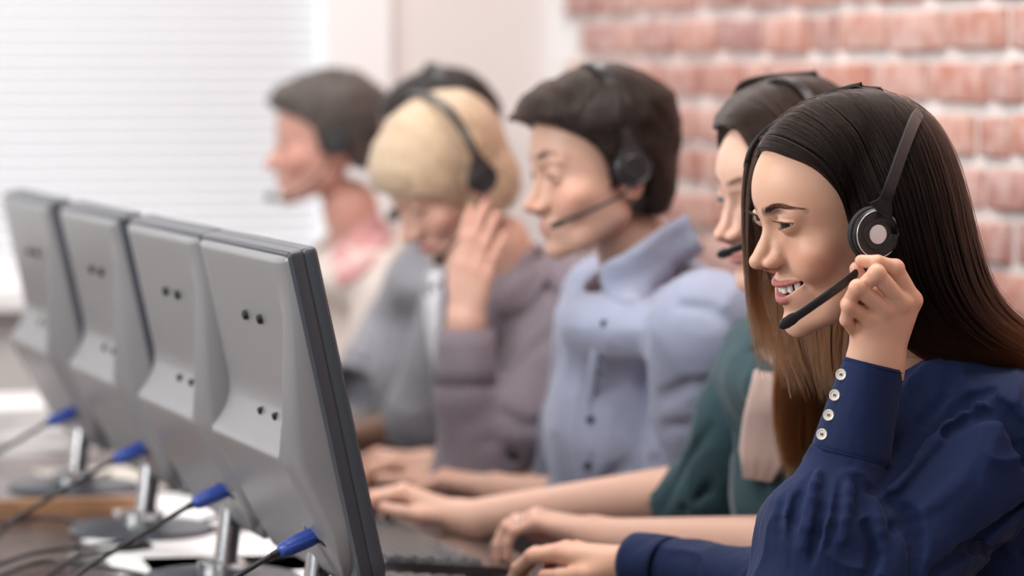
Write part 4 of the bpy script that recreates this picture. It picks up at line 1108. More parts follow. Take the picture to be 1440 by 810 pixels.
# ------------------------------------------------------------------ woman in the navy blouse (nearest)
def near_woman():
    S = .97; HM = head_matrix(P(1184, 289, 4.0), 21, 17, 6, S); Mi = np.linalg.inv(HM)
    root = empty('person', tuple(P(1400, 1000, 4.08)))
    tag(root, 'smiling woman with long dark brown hair and navy blouse holding her headset microphone', 'person')
    nb = [xf(Mi, P(1262, 420, 4.02)), xf(Mi, P(1320, 560, 4.05))]
    opt = dict(fem=1., smile=1., open=1., lid=.44, eyez=.95, nosez=.95, mouthz=.50, ear=1, chinz=.75, neck=nb, brow=.75, liner=1.)
    hf, colf, info = head_fields(opt); hw = inv_fields(HM, hf, S)
    base = (.66, .385, .27)
    # raised left hand, joint by joint
    J = dict(wrist=P(1231, 512, 3.885), x=unit(P(1280, 480, 3.9) - P(1200, 480, 3.9)), y=unit(P(1245, 440, 3.87) - P(1231, 512, 3.885)), s=.0094)
    J['z'] = unit(np.cross(J['x'], J['y'])); J['z'] = J['z'] if J['z'][1] < 0 else -J['z']
    J['fingers'] = [[P(1283, 423, 3.874), P(1259, 377, 3.858), P(1234, 369, 3.852), P(1211, 367, 3.858)],
                    [P(1268, 426, 3.862), P(1233, 385, 3.842), P(1208, 407, 3.853), P(1206, 424, 3.872)],
                    [P(1244, 434, 3.858), P(1206, 405, 3.842), P(1192, 428, 3.856), P(1200, 444, 3.872)],
                    [P(1222, 448, 3.862), P(1194, 430, 3.850), P(1190, 450, 3.858), P(1199, 464, 3.870)]]
    J['thumb'] = [P(1235, 470, 3.895), P(1218, 440, 3.885), P(1212, 410, 3.885), P(1205, 378, 3.883)]
    hs = hand_sdf(J, 1.0)
    wr = P(1231, 512, 3.887); el = P(1140, 850, 3.86)
    def lhand(p):
        d = hs(p); d = smin(d, chain(p, [P(1218, 470, 3.882), P(1222, 440, 3.882), P(1232, 410, 3.875)], [.016, .016, .012], .01), .008)
        return smin(d, chain(p, [P(1232, 500, 3.885), P(1229, 530, 3.887), P(1140, 850, 3.86)], [.0245, .025, .036], .01), .012)
    # right hand on the mouse
    kw = P(890, 790, 4.44)
    J2 = hand_joints(kw + (0, .0, -.004), P(775, 766, 4.50) - kw, (0, -.25, 1), (-.15, -1, -.1), .98, curl=(28, 38, 26), spread=.8, idx={0: (14, 30, 22), 1: (18, 34, 24)}, thumb_in=.2)
    hs2 = hand_sdf(J2, 1.0); el2 = P(1115, 835, 4.26)
    rhand = lambda p: smin(hs2(p), chain(p, [kw + (.0, 0, -.004), el2], [.024, .038]), .012)
    sh_l = P(1394, 632, 3.94); sh_r = P(1300, 575, 4.2)
    tors = [([P(1325, 590, 4.06), P(1370, 700, 4.08), P(1425, 880, 4.10), P(1455, 1080, 4.12)], [.075, .105, .105, .13])]
    low = lambda p: smin(smin(smin(chain(p, tors[0][0], tors[0][1], .05), chain(p, [sh_l, el, wr], [.045, .034, .024]), .03), chain(p, [sh_r, el2, kw], [.04, .034, .024]), .03), chain(p, [P(1262, 420, 4.02), P(1320, 560, 4.05)], [.045, .05]), .03)
    hc = HM[:3, 3]
    def cf(V):
        L = (V - HM[:3, 3]) @ np.linalg.inv(HM[:3, :3]).T; C = colf(L, base, lip=(.42, .12, .12), hair=(.035, .02, .014))
        for j in (J, J2):
            m = (((V - j['wrist']) ** 2).sum(1) < .25 ** 2) & (((V - hc) ** 2).sum(1) > (.14 ** 2 if j is J else 0))
            if j is J: m = (((V - j['wrist']) ** 2).sum(1) < .18 ** 2) & (lhand(V.astype(np.float32)) < .002)
            C[m] = skin_color(V[m], j, base)
        return C
    h1 = (hc + (-.14, -.14, -.155), hc + (.15, .15, .15))
    h2 = (P(1165, 545, 3.80), P(1315, 335, 3.93)); h2 = (np.minimum(*h2), np.maximum(*h2))
    h3 = (np.array((kw[0] - .20, kw[1] - .1, kw[2] - .09)), np.array((kw[0] + .05, kw[1] + .14, kw[2] + .08)))
    body = regions([(hw, *h1, .00125, []), (lhand, h2[0], h2[1], .0011, []), (rhand, *h3, .0016, []),
                    (low, np.array((-.1, 3.6, .4)), np.array((.9, 4.7, 1.35)), .008, [(h1[0], h1[1]), (h2[0], h2[1] + (0, 0, -.03)), (h3[0], h3[1] - (.04, 0, 0))])],
                   'body', SKIN, root, cf)
    for s in (1, -1): eye_mesh('eyeball', HM, info, s, body, look=(-24, -6), iris=(.035, .016, .008))
    teeth_part(HM, info, body, TEETH)
    brow_hairs(HM, body, hf, (.022, .013, .010), 420, rad=.00014)
    lashes(HM, body, info, (.01, .008, .007), (1, -1))
    # fingernails hardly show: index nail turned away; right hand ones do
    for i in range(4): nail(J2, i, body, NAIL, J2['z'] * .8 + J2['y'] * .5)
    # ---- blouse
    FD = unit(P(1400, 560, 3.95) - P(1235, 730, 3.88))
    g = dict(torso=[(tors[0][0], [.10, .135, .135, .155])], range=(3.72, 4.2),
             ells=[(P(1350, 622, 4.06), (.13, .19, .085)), (P(1330, 562, 4.07), (.095, .12, .05))],
             arms=[dict(pts=[sh_l, P(1225, 800, 3.885), P(1150, 856, 3.865)], r=[.076, .072, .066], cut=False, k=.006),
                   dict(pts=[P(1150, 856, 3.865), P(1162, 745, 3.872), P(1183, 706, 3.878), P(1199, 636, 3.882)], r=[.066, .061, .047, .0432], k=.018, hollow=False),
                   dict(pts=[sh_r, el2, kw + (.012, -.006, .0)], r=[.062, .047, .0335], k=.02)],
             neck=(P(1230, 400, 3.99), P(1318, 560, 4.04), .050), noise=(9, .0115), nmat=np.eye(3) - .72 * np.outer(FD, FD), seed=5,
             creases=[([(1140, 664), (1128, 680), (1112, 750), (1105, 800)], 0.0073, 0.0036, -1), ([(1160, 668), (1158, 700), (1140, 790)], 0.0073, 0.0036, -1), ([(1180, 672), (1180, 705), (1165, 770)], 0.0063, 0.0030, -1),
                      ([(1202, 678), (1206, 700), (1200, 740)], 0.0063, 0.0030, -1), ([(1220, 682), (1228, 690), (1250, 712)], 0.0063, 0.0030, -1), ([(1150, 664), (1144, 690), (1128, 770)], 0.0055, 0.0036, 1), ([(1192, 676), (1194, 700), (1186, 760)], 0.0055, 0.0036, 1),
                      ([(1240, 688), (1290, 622), (1345, 570), (1390, 548)], 0.0128, 0.0048, -1), ([(1246, 700), (1300, 640), (1350, 592), (1400, 578)], 0.0082, 0.0060, 1),
                      ([(1256, 668), (1290, 600), (1330, 555)], 0.0109, 0.0060, -1), ([(1262, 660), (1278, 640)], 0.0073, 0.0060, -1),
                      ([(1222, 752), (1262, 738), (1290, 722)], 0.0073, 0.0048, -1), ([(1252, 700), (1275, 720), (1288, 765), (1283, 808)], 0.0109, 0.0060, -1), ([(1218, 738), (1232, 770), (1222, 806)], 0.0092, 0.0042, -1),
                      ([(1310, 805), (1365, 765), (1440, 700)], 0.0092, 0.0060, -1), ([(1345, 770), (1400, 772), (1440, 782)], 0.0092, 0.0048, -1), ([(1330, 610), (1385, 580), (1440, 600)], 0.0092, 0.0072, -1), ([(1392, 560), (1420, 590), (1438, 650)], 0.0092, 0.0072, -1),
                      ([(1300, 720), (1340, 690), (1372, 650)], 0.0092, 0.0072, 1), ([(1228, 706), (1236, 740), (1246, 790)], 0.0073, 0.0060, 1), ([(1100, 690), (1092, 740), (1084, 800)], 0.0055, 0.0036, -1)])
    gf = garment_sdf(g); V, F = nets(gf, np.array((-.05, 3.66, .45)), np.array((.85, 4.62, 1.22)), .0032, project=1)
    bl = link('blouse', mesh_np('blouse', V, F), NAVY, body)
    V, F = cuff_mesh(P(1228.5, 511, 3.885), P(1196, 643, 3.882), .0305, .0405, .0028, up=(0, -1, 0), seg=64, n=12, wob=.0005)
    cu = MB().add(V, F).build('cuff', NAVY, bl, auto=False)
    ax = unit(P(1196, 643, 3.882) - P(1228.5, 511, 3.885))
    for t in (.025, .965):      # stitched seams
        c = P(1228.5, 511, 3.885) * (1 - t) + P(1196, 643, 3.882) * t; r = (.0305 * (1 - t) + .0405 * t) + .0001; u = unit(np.array((0, -1, 0)) - ax * -ax[1]); v = np.cross(ax, u)
        MB().tube([c + (u * math.cos(a) + v * math.sin(a)) * r for a in np.linspace(0, 2 * PI, 60)], .0006, 5).build('seam', NAVY, cu)
    for (x, y) in ((1184, 527), (1175, 556), (1166.5, 584), (1157, 611)):
        # find the cuff's near surface: cone around the axis
        a = P(1228.5, 511, 3.885); best = None
        for D in np.linspace(3.80, 3.90, 400):
            q = P(x, y, D); t = (q - a) @ ax; r = np.linalg.norm(q - a - ax * t); R = .0305 + .0100 * t / np.linalg.norm(P(1196, 643, 3.882) - a)
            if r < R: best = q; n = unit(q - a - ax * t); break
        if best is None: n = unit(P(x, y, 3.85) - a - ax * ((P(x, y, 3.85) - a) @ ax)); best = P(x, y, 3.875)
        n = unit(n * .5 + np.array((-.15, -1, .1))); W = frame(best + n * .0014, unit(np.cross((0, 0, 1), n)), unit(np.cross(n, unit(np.cross((0, 0, 1), n)))), n)
        b = MB().lathe([(.0056, 0), (.0058, .0012), (.0052, .0022), (.0042, .0019), (.0036, .0014), (.0001, .0013)], 28, W).build('button', BUTTON, cu)
        tb = MB()
        for hx in (-.0009, .0009): tb.tube([W[:3, 3] + n * .0019 + W[:3, 0] * hx + W[:3, 1] * .0013, W[:3, 3] + n * .0021 + W[:3, 0] * hx - W[:3, 1] * .0013], .00042, 6)
        tb.build('button_thread', THREAD, b)
        e = W[:3, 3] + W[:3, 0] * .0062; MB().tube([e - n * .0008, e + W[:3, 0] * .004 - n * .0018], .0005, 6).build('buttonhole', THREAD, cu)
    V, F = cuff_mesh(kw + (.004, -.002, 0), kw + (el2 - kw) * .24, .0345, .0375, .0028, up=(0, 0, 1), seg=48, n=8); MB().add(V, F).build('cuff', NAVY, bl, auto=False)
    # ---- hair
    def col1(u, t, r):
        d = np.array((.009, .0042, .0028)); o = np.array((.11, .034, .008)); w = np.clip((t - .54 - .30 * r) / .40, 0, 1)[..., None]
        return (d * (1 - w) + o * w) * (.75 + .5 * r[..., None])
    Gn = [[(1064, 222, 4.03), (1094, 213, 3.985), (1146, 236, 3.945), (1178, 275, 3.925), (1196, 322, 3.918), (1210, 380, 3.922), (1240, 450, 3.94), (1290, 500, 3.955), (1360, 522, 3.97)],
          [(1085, 182, 4.035), (1125, 172, 3.975), (1172, 205, 3.935), (1205, 262, 3.912), (1226, 330, 3.905), (1244, 395, 3.912), (1278, 455, 3.93), (1340, 500, 3.945), (1425, 522, 3.965)],
          [(1120, 158, 4.04), (1160, 158, 3.965), (1205, 198, 3.928), (1236, 262, 3.904), (1258, 335, 3.898), (1278, 400, 3.906), (1315, 457, 3.925), (1380, 500, 3.94), (1470, 525, 3.96)],
          [(1165, 138, 4.045), (1203, 142, 3.96), (1245, 188, 3.924), (1275, 258, 3.903), (1296, 335, 3.897), (1316, 402, 3.905), (1352, 458, 3.925), (1415, 500, 3.94), (1500, 525, 3.96)],
          [(1215, 126, 4.045), (1250, 140, 3.965), (1287, 188, 3.93), (1312, 258, 3.912), (1330, 335, 3.908), (1350, 402, 3.915), (1385, 456, 3.935), (1440, 492, 3.95), (1520, 515, 3.97)],
          [(1262, 138, 4.04), (1292, 158, 3.985), (1322, 205, 3.955), (1343, 270, 3.94), (1358, 340, 3.935), (1377, 402, 3.945), (1408, 448, 3.96), (1458, 482, 3.97), (1530, 505, 3.985)],
          [(1278, 146, 4.06), (1312, 172, 4.03), (1341, 222, 4.01), (1360, 285, 4.0), (1375, 348, 3.99), (1394, 402, 3.99), (1425, 442, 3.995), (1470, 472, 4.0), (1540, 495, 4.01)],
          [(1270, 146, 4.10), (1300, 172, 4.10), (1328, 222, 4.10), (1345, 285, 4.09), (1358, 348, 4.08), (1376, 402, 4.07), (1408, 442, 4.06), (1455, 472, 4.05), (1530, 495, 4.05)],
          [(1235, 135, 4.11), (1255, 165, 4.15), (1272, 222, 4.16), (1285, 285, 4.16), (1298, 348, 4.15), (1320, 402, 4.14), (1360, 445, 4.12), (1420, 480, 4.10), (1500, 505, 4.09)]]
    h0 = hair_sheet('hair', Gn, 22000, body, col1, .00014, thick=.012, n=28, tend=(.88, 1.), seed=11, fly=.02, clump=.01, push=hw)
    def col2(u, t, r):
        d = np.array((.015, .007, .0045)); o = np.array((.10, .036, .011)); w = np.clip((t - .48 - .22 * r) / .4, 0, 1)[..., None]
        return (d * (1 - w) + o * w) * (.75 + .5 * r[..., None])
    # top of the far side, falling in front of the far cheek
    Gf = [[(1215, 127, 4.045), (1160, 142, 4.06), (1105, 172, 4.07), (1068, 205, 4.075), (1056, 250, 4.08), (1054, 320, 4.085), (1058, 400, 4.085), (1063, 470, 4.08), (1072, 530, 4.07)],
          [(1200, 130, 4.06), (1150, 148, 4.09), (1100, 180, 4.105), (1068, 215, 4.11), (1058, 262, 4.11), (1057, 325, 4.11), (1063, 400, 4.105), (1080, 470, 4.10), (1098, 540, 4.09)],
          [(1215, 132, 4.08), (1180, 150, 4.12), (1140, 190, 4.145), (1110, 235, 4.15), (1092, 290, 4.15), (1080, 350, 4.15), (1080, 420, 4.14), (1100, 490, 4.13), (1130, 560, 4.12)],
          [(1240, 134, 4.09), (1225, 155, 4.145), (1200, 200, 4.17), (1180, 250, 4.175), (1165, 310, 4.17), (1150, 370, 4.165), (1145, 430, 4.16), (1150, 500, 4.15), (1165, 570, 4.14)],
          [(1240, 135, 4.10), (1250, 160, 4.15), (1245, 210, 4.17), (1240, 270, 4.175), (1230, 330, 4.17), (1220, 380, 4.165), (1200, 440, 4.16), (1190, 510, 4.15), (1195, 580, 4.14)]]
    hair_sheet('hair', Gf, 4200, body, col2, .00013, thick=.008, n=28, tend=(.62, 1.), seed=12, fly=.03, clump=.02, out=.001, sheet_t=.45)
    rng = np.random.default_rng(4); C = []
    for i in range(60):          # the loose locks beside the nose and mouth
        a = [(1066, 210, 4.03), (1053, 262, 4.05), (1050, 340, 4.06), (1054, 430, 4.06), (1064, 500, 4.05)] if i < 34 else [(1062, 300, 4.07), (1072, 360, 4.075), (1092, 420, 4.07), (1096, 480, 4.06), (1112, 560, 4.05)]
        o = rng.normal(0, 1, 2) * (2.2, 0); k = np.array([P(x + o[0] * (1 - .3 * j) + rng.normal(0, .4), y, D + o[0] * .001) for j, (x, y, D) in enumerate(a)]); c = catmull(k, 24)
        C.append(c)
    C = np.array(C); tt = np.linspace(0, 1, 24)[None, :]; rr = rng.random((len(C), 1))
    strands('loose_lock', C, .00017 * (1 - .6 * tt), col2(0, tt, rr), hair_mat(), h0)
    C = []
    for i in range(420):         # short flyaways along the parting
        t = rng.random(); a = np.array((1075, 192)) * (1 - t) + np.array((1255, 128)) * t + (0, -34 * t * (1 - t)); L = rng.uniform(8, 30); d = np.array((rng.uniform(-.4, 1.), rng.uniform(-.55, .2))); D = 4.0 + rng.uniform(-.02, .05)
        C.append([P(*(a + d * L * s + (0, 9 * s * s + 3)), D - .012 * s) for s in np.linspace(0, 1, 6)])
    strands('flyaway_hair', np.array(C), .00009, np.array((.03, .018, .012)), hair_mat(), h0)
    # ---- headset
    cl = xf(Mi, P(1231, 329, 3.893)); tp = xf(Mi, P(1287, 160, 4.02)); tp[0] = 0
    print('cup local', cl, 'top', tp, 'tops', xf(Mi, P(1287, 160, 4.02)))
    ml = [xf(Mi, P(1190, 396, 3.872)), xf(Mi, P(1145, 428, 3.868)), xf(Mi, P(1100, 458, 3.868))]
    headset(HM, 'black headset with silver disc, its boom held by the woman in navy', 'call centre headsets', cup=tuple(cl), top=tuple(tp), R=2.75, band_w=1.25, mic=ml, style=1, band=[xf(Mi, P(*q)) for q in ((1240, 296, 3.884), (1252, 262, 3.876), (1271, 208, 3.895), (1286, 170, 3.935), (1293, 158, 3.985))] + [tp * (0, 1, 1) - (0, 0, .25)], mats=HM_MATS)
    return root
near_woman()
# ------------------------------------------------------------------ the row behind her
def coat(name, color, **k): return mat(name, color, k.pop('rough', .8), spec=.25, sheen=.2, bump=(900, .25, .0006), noise=(12, .10, (1, 1, .6)), **k)
C_TEAL = coat('teal_knit', (.032, .070, .084)); C_BEIGE = coat('beige_blouse', (.52, .38, .33)); C_BLUE = coat('light_blue_shirt', (.29, .315, .42)); C_MAUVE = coat('mauve_shirt', (.215, .18, .21))
C_GREY = coat('grey_suit', (.26, .26, .29)); C_WHITE = coat('white_shirt', (.74, .74, .78)); C_CREAM = coat('cream_jacket', (.66, .58, .53)); C_PINK = coat('pink_shirt', (.62, .32, .32)); C_TIE = coat('dark_tie', (.05, .05, .08)); C_DARK = coat('dark_trousers', (.03, .03, .04))
def neck_opts(Mi, a, b): return [xf(Mi, a), xf(Mi, b)]
def face_person(name, label, HM, S, opt, base, nb, hands, arms_low, torso, garment, gname, gmat, hmul=1., hairc=(.03, .02, .015), lip=(.5, .2, .18), stubble=0, look=(0, -4), eyes=True, at=None, hh=.0022, gh=.006, iris=(.10, .06, .03), color_extra=None):
    Mi = np.linalg.inv(HM); root = empty(name, tuple(at)); tag(root, label, 'person')
    opt = dict(opt); opt['neck'] = neck_opts(Mi, *nb)
    hf, colf, info = head_fields(opt); hw = inv_fields(HM, hf, S); hc = HM[:3, 3]
    low = lambda p: smin(union([lambda q, t=t: chain(q, t[0], t[1], .05) for t in torso + arms_low], .03)(p), chain(p, list(nb), [.045, .05]), .03)
    h1 = (hc + (-.15, -.15, -.16), hc + (.16, .16, .16))
    parts = [(hw, *h1, hh, [])]; drops = [h1]; Js = []
    for J, fn, lo, hi, h in hands:
        parts.append((fn, lo, hi, h, [])); drops.append((lo + .005, hi - .005)); Js.append((J, fn))
    lo = np.min([np.min(t[0], 0) for t in torso + arms_low], 0) - .2; hi = np.max([np.max(t[0], 0) for t in torso + arms_low], 0) + .2
    parts.append((low, lo, hi, .011, drops))
    def cf(V):
        L = (V - HM[:3, 3]) @ np.linalg.inv(HM[:3, :3]).T; C = colf(L, base, lip=lip, hair=hairc, stubble=stubble)
        for J, fn in Js:
            m = ((V - J['wrist']) ** 2).sum(1) < .2 ** 2; m[m] = fn(V[m].astype(np.float32)) < .003; C[m] = skin_color(V[m], J, base)
        return C
    body = regions(parts, 'body', SKIN, root, cf)
    if eyes:
        for s in (1, -1): eye_mesh('eyeball', HM, info, s, body, look=look, iris=iris)
    gs = []
    for nm, m, g, blo, bhi in garment:
        f = garment_sdf(g); V, F = nets(f, blo, bhi, gh, project=1); gs.append((f, link(nm, mesh_np(nm, V, F), m, body)))
    return root, body, hf, hw, info, gs
def arm_hand(J, pts, rads, lo_pad=.13, fr=1., h=.0026, ext=None):
    hs = hand_sdf(J, fr); fn = lambda p: smin(hs(p), chain(p, pts, rads, .012), .014)
    A = np.array([J['wrist']] + [q for f in J['fingers'] for q in f] + J['thumb'] + [pts[0], pts[-1]] if ext is None else [J['wrist']] + [q for f in J['fingers'] for q in f] + J['thumb'] + [ext])
    return (J, fn, A.min(0) - .045, A.max(0) + .045, h)

# ---- woman in teal, second in the row
def woman_teal():
    S = .95; HM = head_matrix(P(1112, 262, 4.60), 26, 12, 3, S); Mi = np.linalg.inv(HM)
    ne = (P(1160, 400, 4.62), P(1175, 500, 4.66)); base = (.68, .42, .32)
    k1 = P(838, 752, 4.78); J1 = hand_joints(k1, P(722, 722, 4.82) - k1, (0, -.2, 1), (-.05, 1, 0), .95, curl=(34, 40, 24), spread=.9, idx={0: (20, 34, 20)})
    k2 = P(648, 728, 5.12); J2 = hand_joints(k2, P(560, 690, 5.14) - k2, (0, -.2, 1), (.0, -1, 0), .95, curl=(34, 42, 26), spread=.9)
    e1 = P(1105, 772, 4.60); e2 = P(1000, 690, 4.93)
    sn = P(1230, 560, 4.55); sf = P(1082, 505, 4.86)
    w1 = P(1085, 768, 4.62)
    tors = [([P(1160, 520, 4.72), P(1175, 680, 4.75), P(1200, 850, 4.78), P(1220, 1000, 4.80)], [.085, .10, .10, .13])]
    g = dict(torso=[(tors[0][0], [.10, .118, .125, .15])], range=(4.4, 5.2), ells=[(P(1150, 530, 4.72), (.12, .17, .07))],
             arms=[dict(pts=[sn, e1 + (0.02, 0, 0), w1 + (.01, 0, 0)], r=[.06, .05, .045]), dict(pts=[sf, e2, P(918, 728, 4.98)], r=[.062, .053, .046], k=.02)],
             neck=(P(1150, 380, 4.6), P(1140, 545, 4.66), .068), noise=(12, .0045), seed=9,
             creases=[([(1000, 600), (960, 660), (930, 720)], .005, .01, -1), ([(1030, 620), (1000, 680), (960, 720)], .005, .01, -1), ([(1070, 640), (1075, 700), (1085, 760)], .005, .01, -1)])
    root, body, hf, hw, info, gs = face_person('person', 'woman in teal cardigan with long auburn hair, half hidden behind the nearest woman', HM, S, dict(fem=1., smile=.1, lid=.42, brow=.6, chinz=.4), base, ne,
        [arm_hand(J1, [k1 + (.0, 0, -.004), e1], [.024, .040], ext=w1), arm_hand(J2, [k2 + (0, 0, -.003), e2], [.024, .040], ext=e2)],
        [([sn, e1], [.035, .035]), ([sf, e2], [.035, .035])], tors, [('cardigan', C_TEAL, g, np.array((-.0, 4.3, .5)), np.array((.72, 5.15, 1.2)))], '', None, at=tors[0][0][-1], hairc=(.05, .025, .015), look=(-4, -4), iris=(.12, .16, .18))
    brow_hairs(HM, body, hf, (.05, .03, .02), 120, rad=.00016)
    # blouse panel between the cardigan fronts
    surf_patch(gs[0][0].base, [[(1068, 490), (1105, 490), (1150, 495)], [(1056, 550), (1095, 550), (1140, 555)], [(1042, 615), (1080, 620), (1120, 625)], [(1048, 672), (1065, 675), (1085, 678)]], (4.3, 5.2), .020, .006, 'blouse', C_BEIGE, body)
    def col(u, t, r):
        d = np.array((.018, .008, .005)); o = np.array((.10, .036, .011)); w = np.clip((t - .30 - .25 * r) / .4, 0, 1)[..., None]; return (d * (1 - w) + o * w) * (.75 + .5 * r[..., None])
    G = [[(1003, 182, 4.62), (1016, 176, 4.58), (1042, 190, 4.54), (1066, 235, 4.52), (1078, 300, 4.51), (1084, 380, 4.52), (1092, 470, 4.54), (1088, 580, 4.56), (1100, 672, 4.56)],
         [(1010, 160, 4.64), (1035, 158, 4.57), (1066, 185, 4.52), (1092, 240, 4.50), (1104, 310, 4.49), (1108, 390, 4.50), (1112, 480, 4.52), (1108, 590, 4.54), (1118, 680, 4.55)],
         [(1040, 130, 4.65), (1066, 138, 4.57), (1100, 170, 4.51), (1125, 240, 4.49), (1135, 320, 4.48), (1140, 400, 4.49), (1142, 490, 4.51), (1140, 600, 4.53), (1142, 690, 4.54)],
         [(1090, 110, 4.66), (1120, 122, 4.58), (1150, 165, 4.53), (1168, 240, 4.51), (1176, 320, 4.50), (1178, 400, 4.50), (1176, 500, 4.52), (1172, 600, 4.53), (1170, 690, 4.54)],
         [(1140, 108, 4.67), (1172, 125, 4.62), (1196, 170, 4.58), (1208, 240, 4.56), (1214, 320, 4.55), (1214, 400, 4.55), (1210, 500, 4.55), (1204, 600, 4.55), (1196, 690, 4.55)],
         [(1165, 115, 4.70), (1200, 140, 4.72), (1222, 190, 4.72), (1230, 250, 4.72), (1234, 330, 4.72), (1234, 400, 4.72), (1232, 500, 4.70), (1226, 600, 4.68), (1216, 690, 4.66)]]
    h = hair_sheet('hair', G, 7000, body, col, .00026, thick=.012, n=20, seed=22, push=hw, clump=.02)
    G2 = [[(1030, 140, 4.66), (1030, 182, 4.72), (1045, 240, 4.75), (1055, 320, 4.76), (1062, 400, 4.76), (1066, 480, 4.74)], [(1060, 120, 4.66), (1065, 150, 4.74), (1080, 230, 4.78), (1070, 320, 4.79), (1080, 400, 4.78), (1090, 500, 4.76)], [(1150, 110, 4.68), (1170, 150, 4.76), (1180, 230, 4.80), (1180, 320, 4.80), (1180, 400, 4.78), (1180, 500, 4.76)]]
    hair_sheet('hair', G2, 2500, body, col, .00026, thick=.01, n=16, seed=23, push=hw)
    headset(HM, 'black headset worn by the woman in teal, its microphone beside her lips', 'call centre headsets', cup=(9.0, -.8, -.5), top=(0, -1.5, 13.2), mic=(xf(Mi, P(1090, 335, 4.50)), xf(Mi, P(1045, 346, 4.50)), xf(Mi, P(1012, 359, 4.52))), mats=HM_MATS, style=1)
    rg = J1['fingers'][2]; q = rg[0] * .45 + rg[1] * .55; ax = unit(rg[1] - rg[0]); u = unit(np.cross(ax, ZZ)); v = np.cross(ax, u)
    r = MB().tube([q + (u * math.cos(a) + v * math.sin(a)) * .0092 for a in np.linspace(0, 2 * PI, 30)], .0013, 8).build('ring', M_CHROME); tag(r, 'thin silver ring on the hand over the near keyboard', 'ring')
woman_teal()

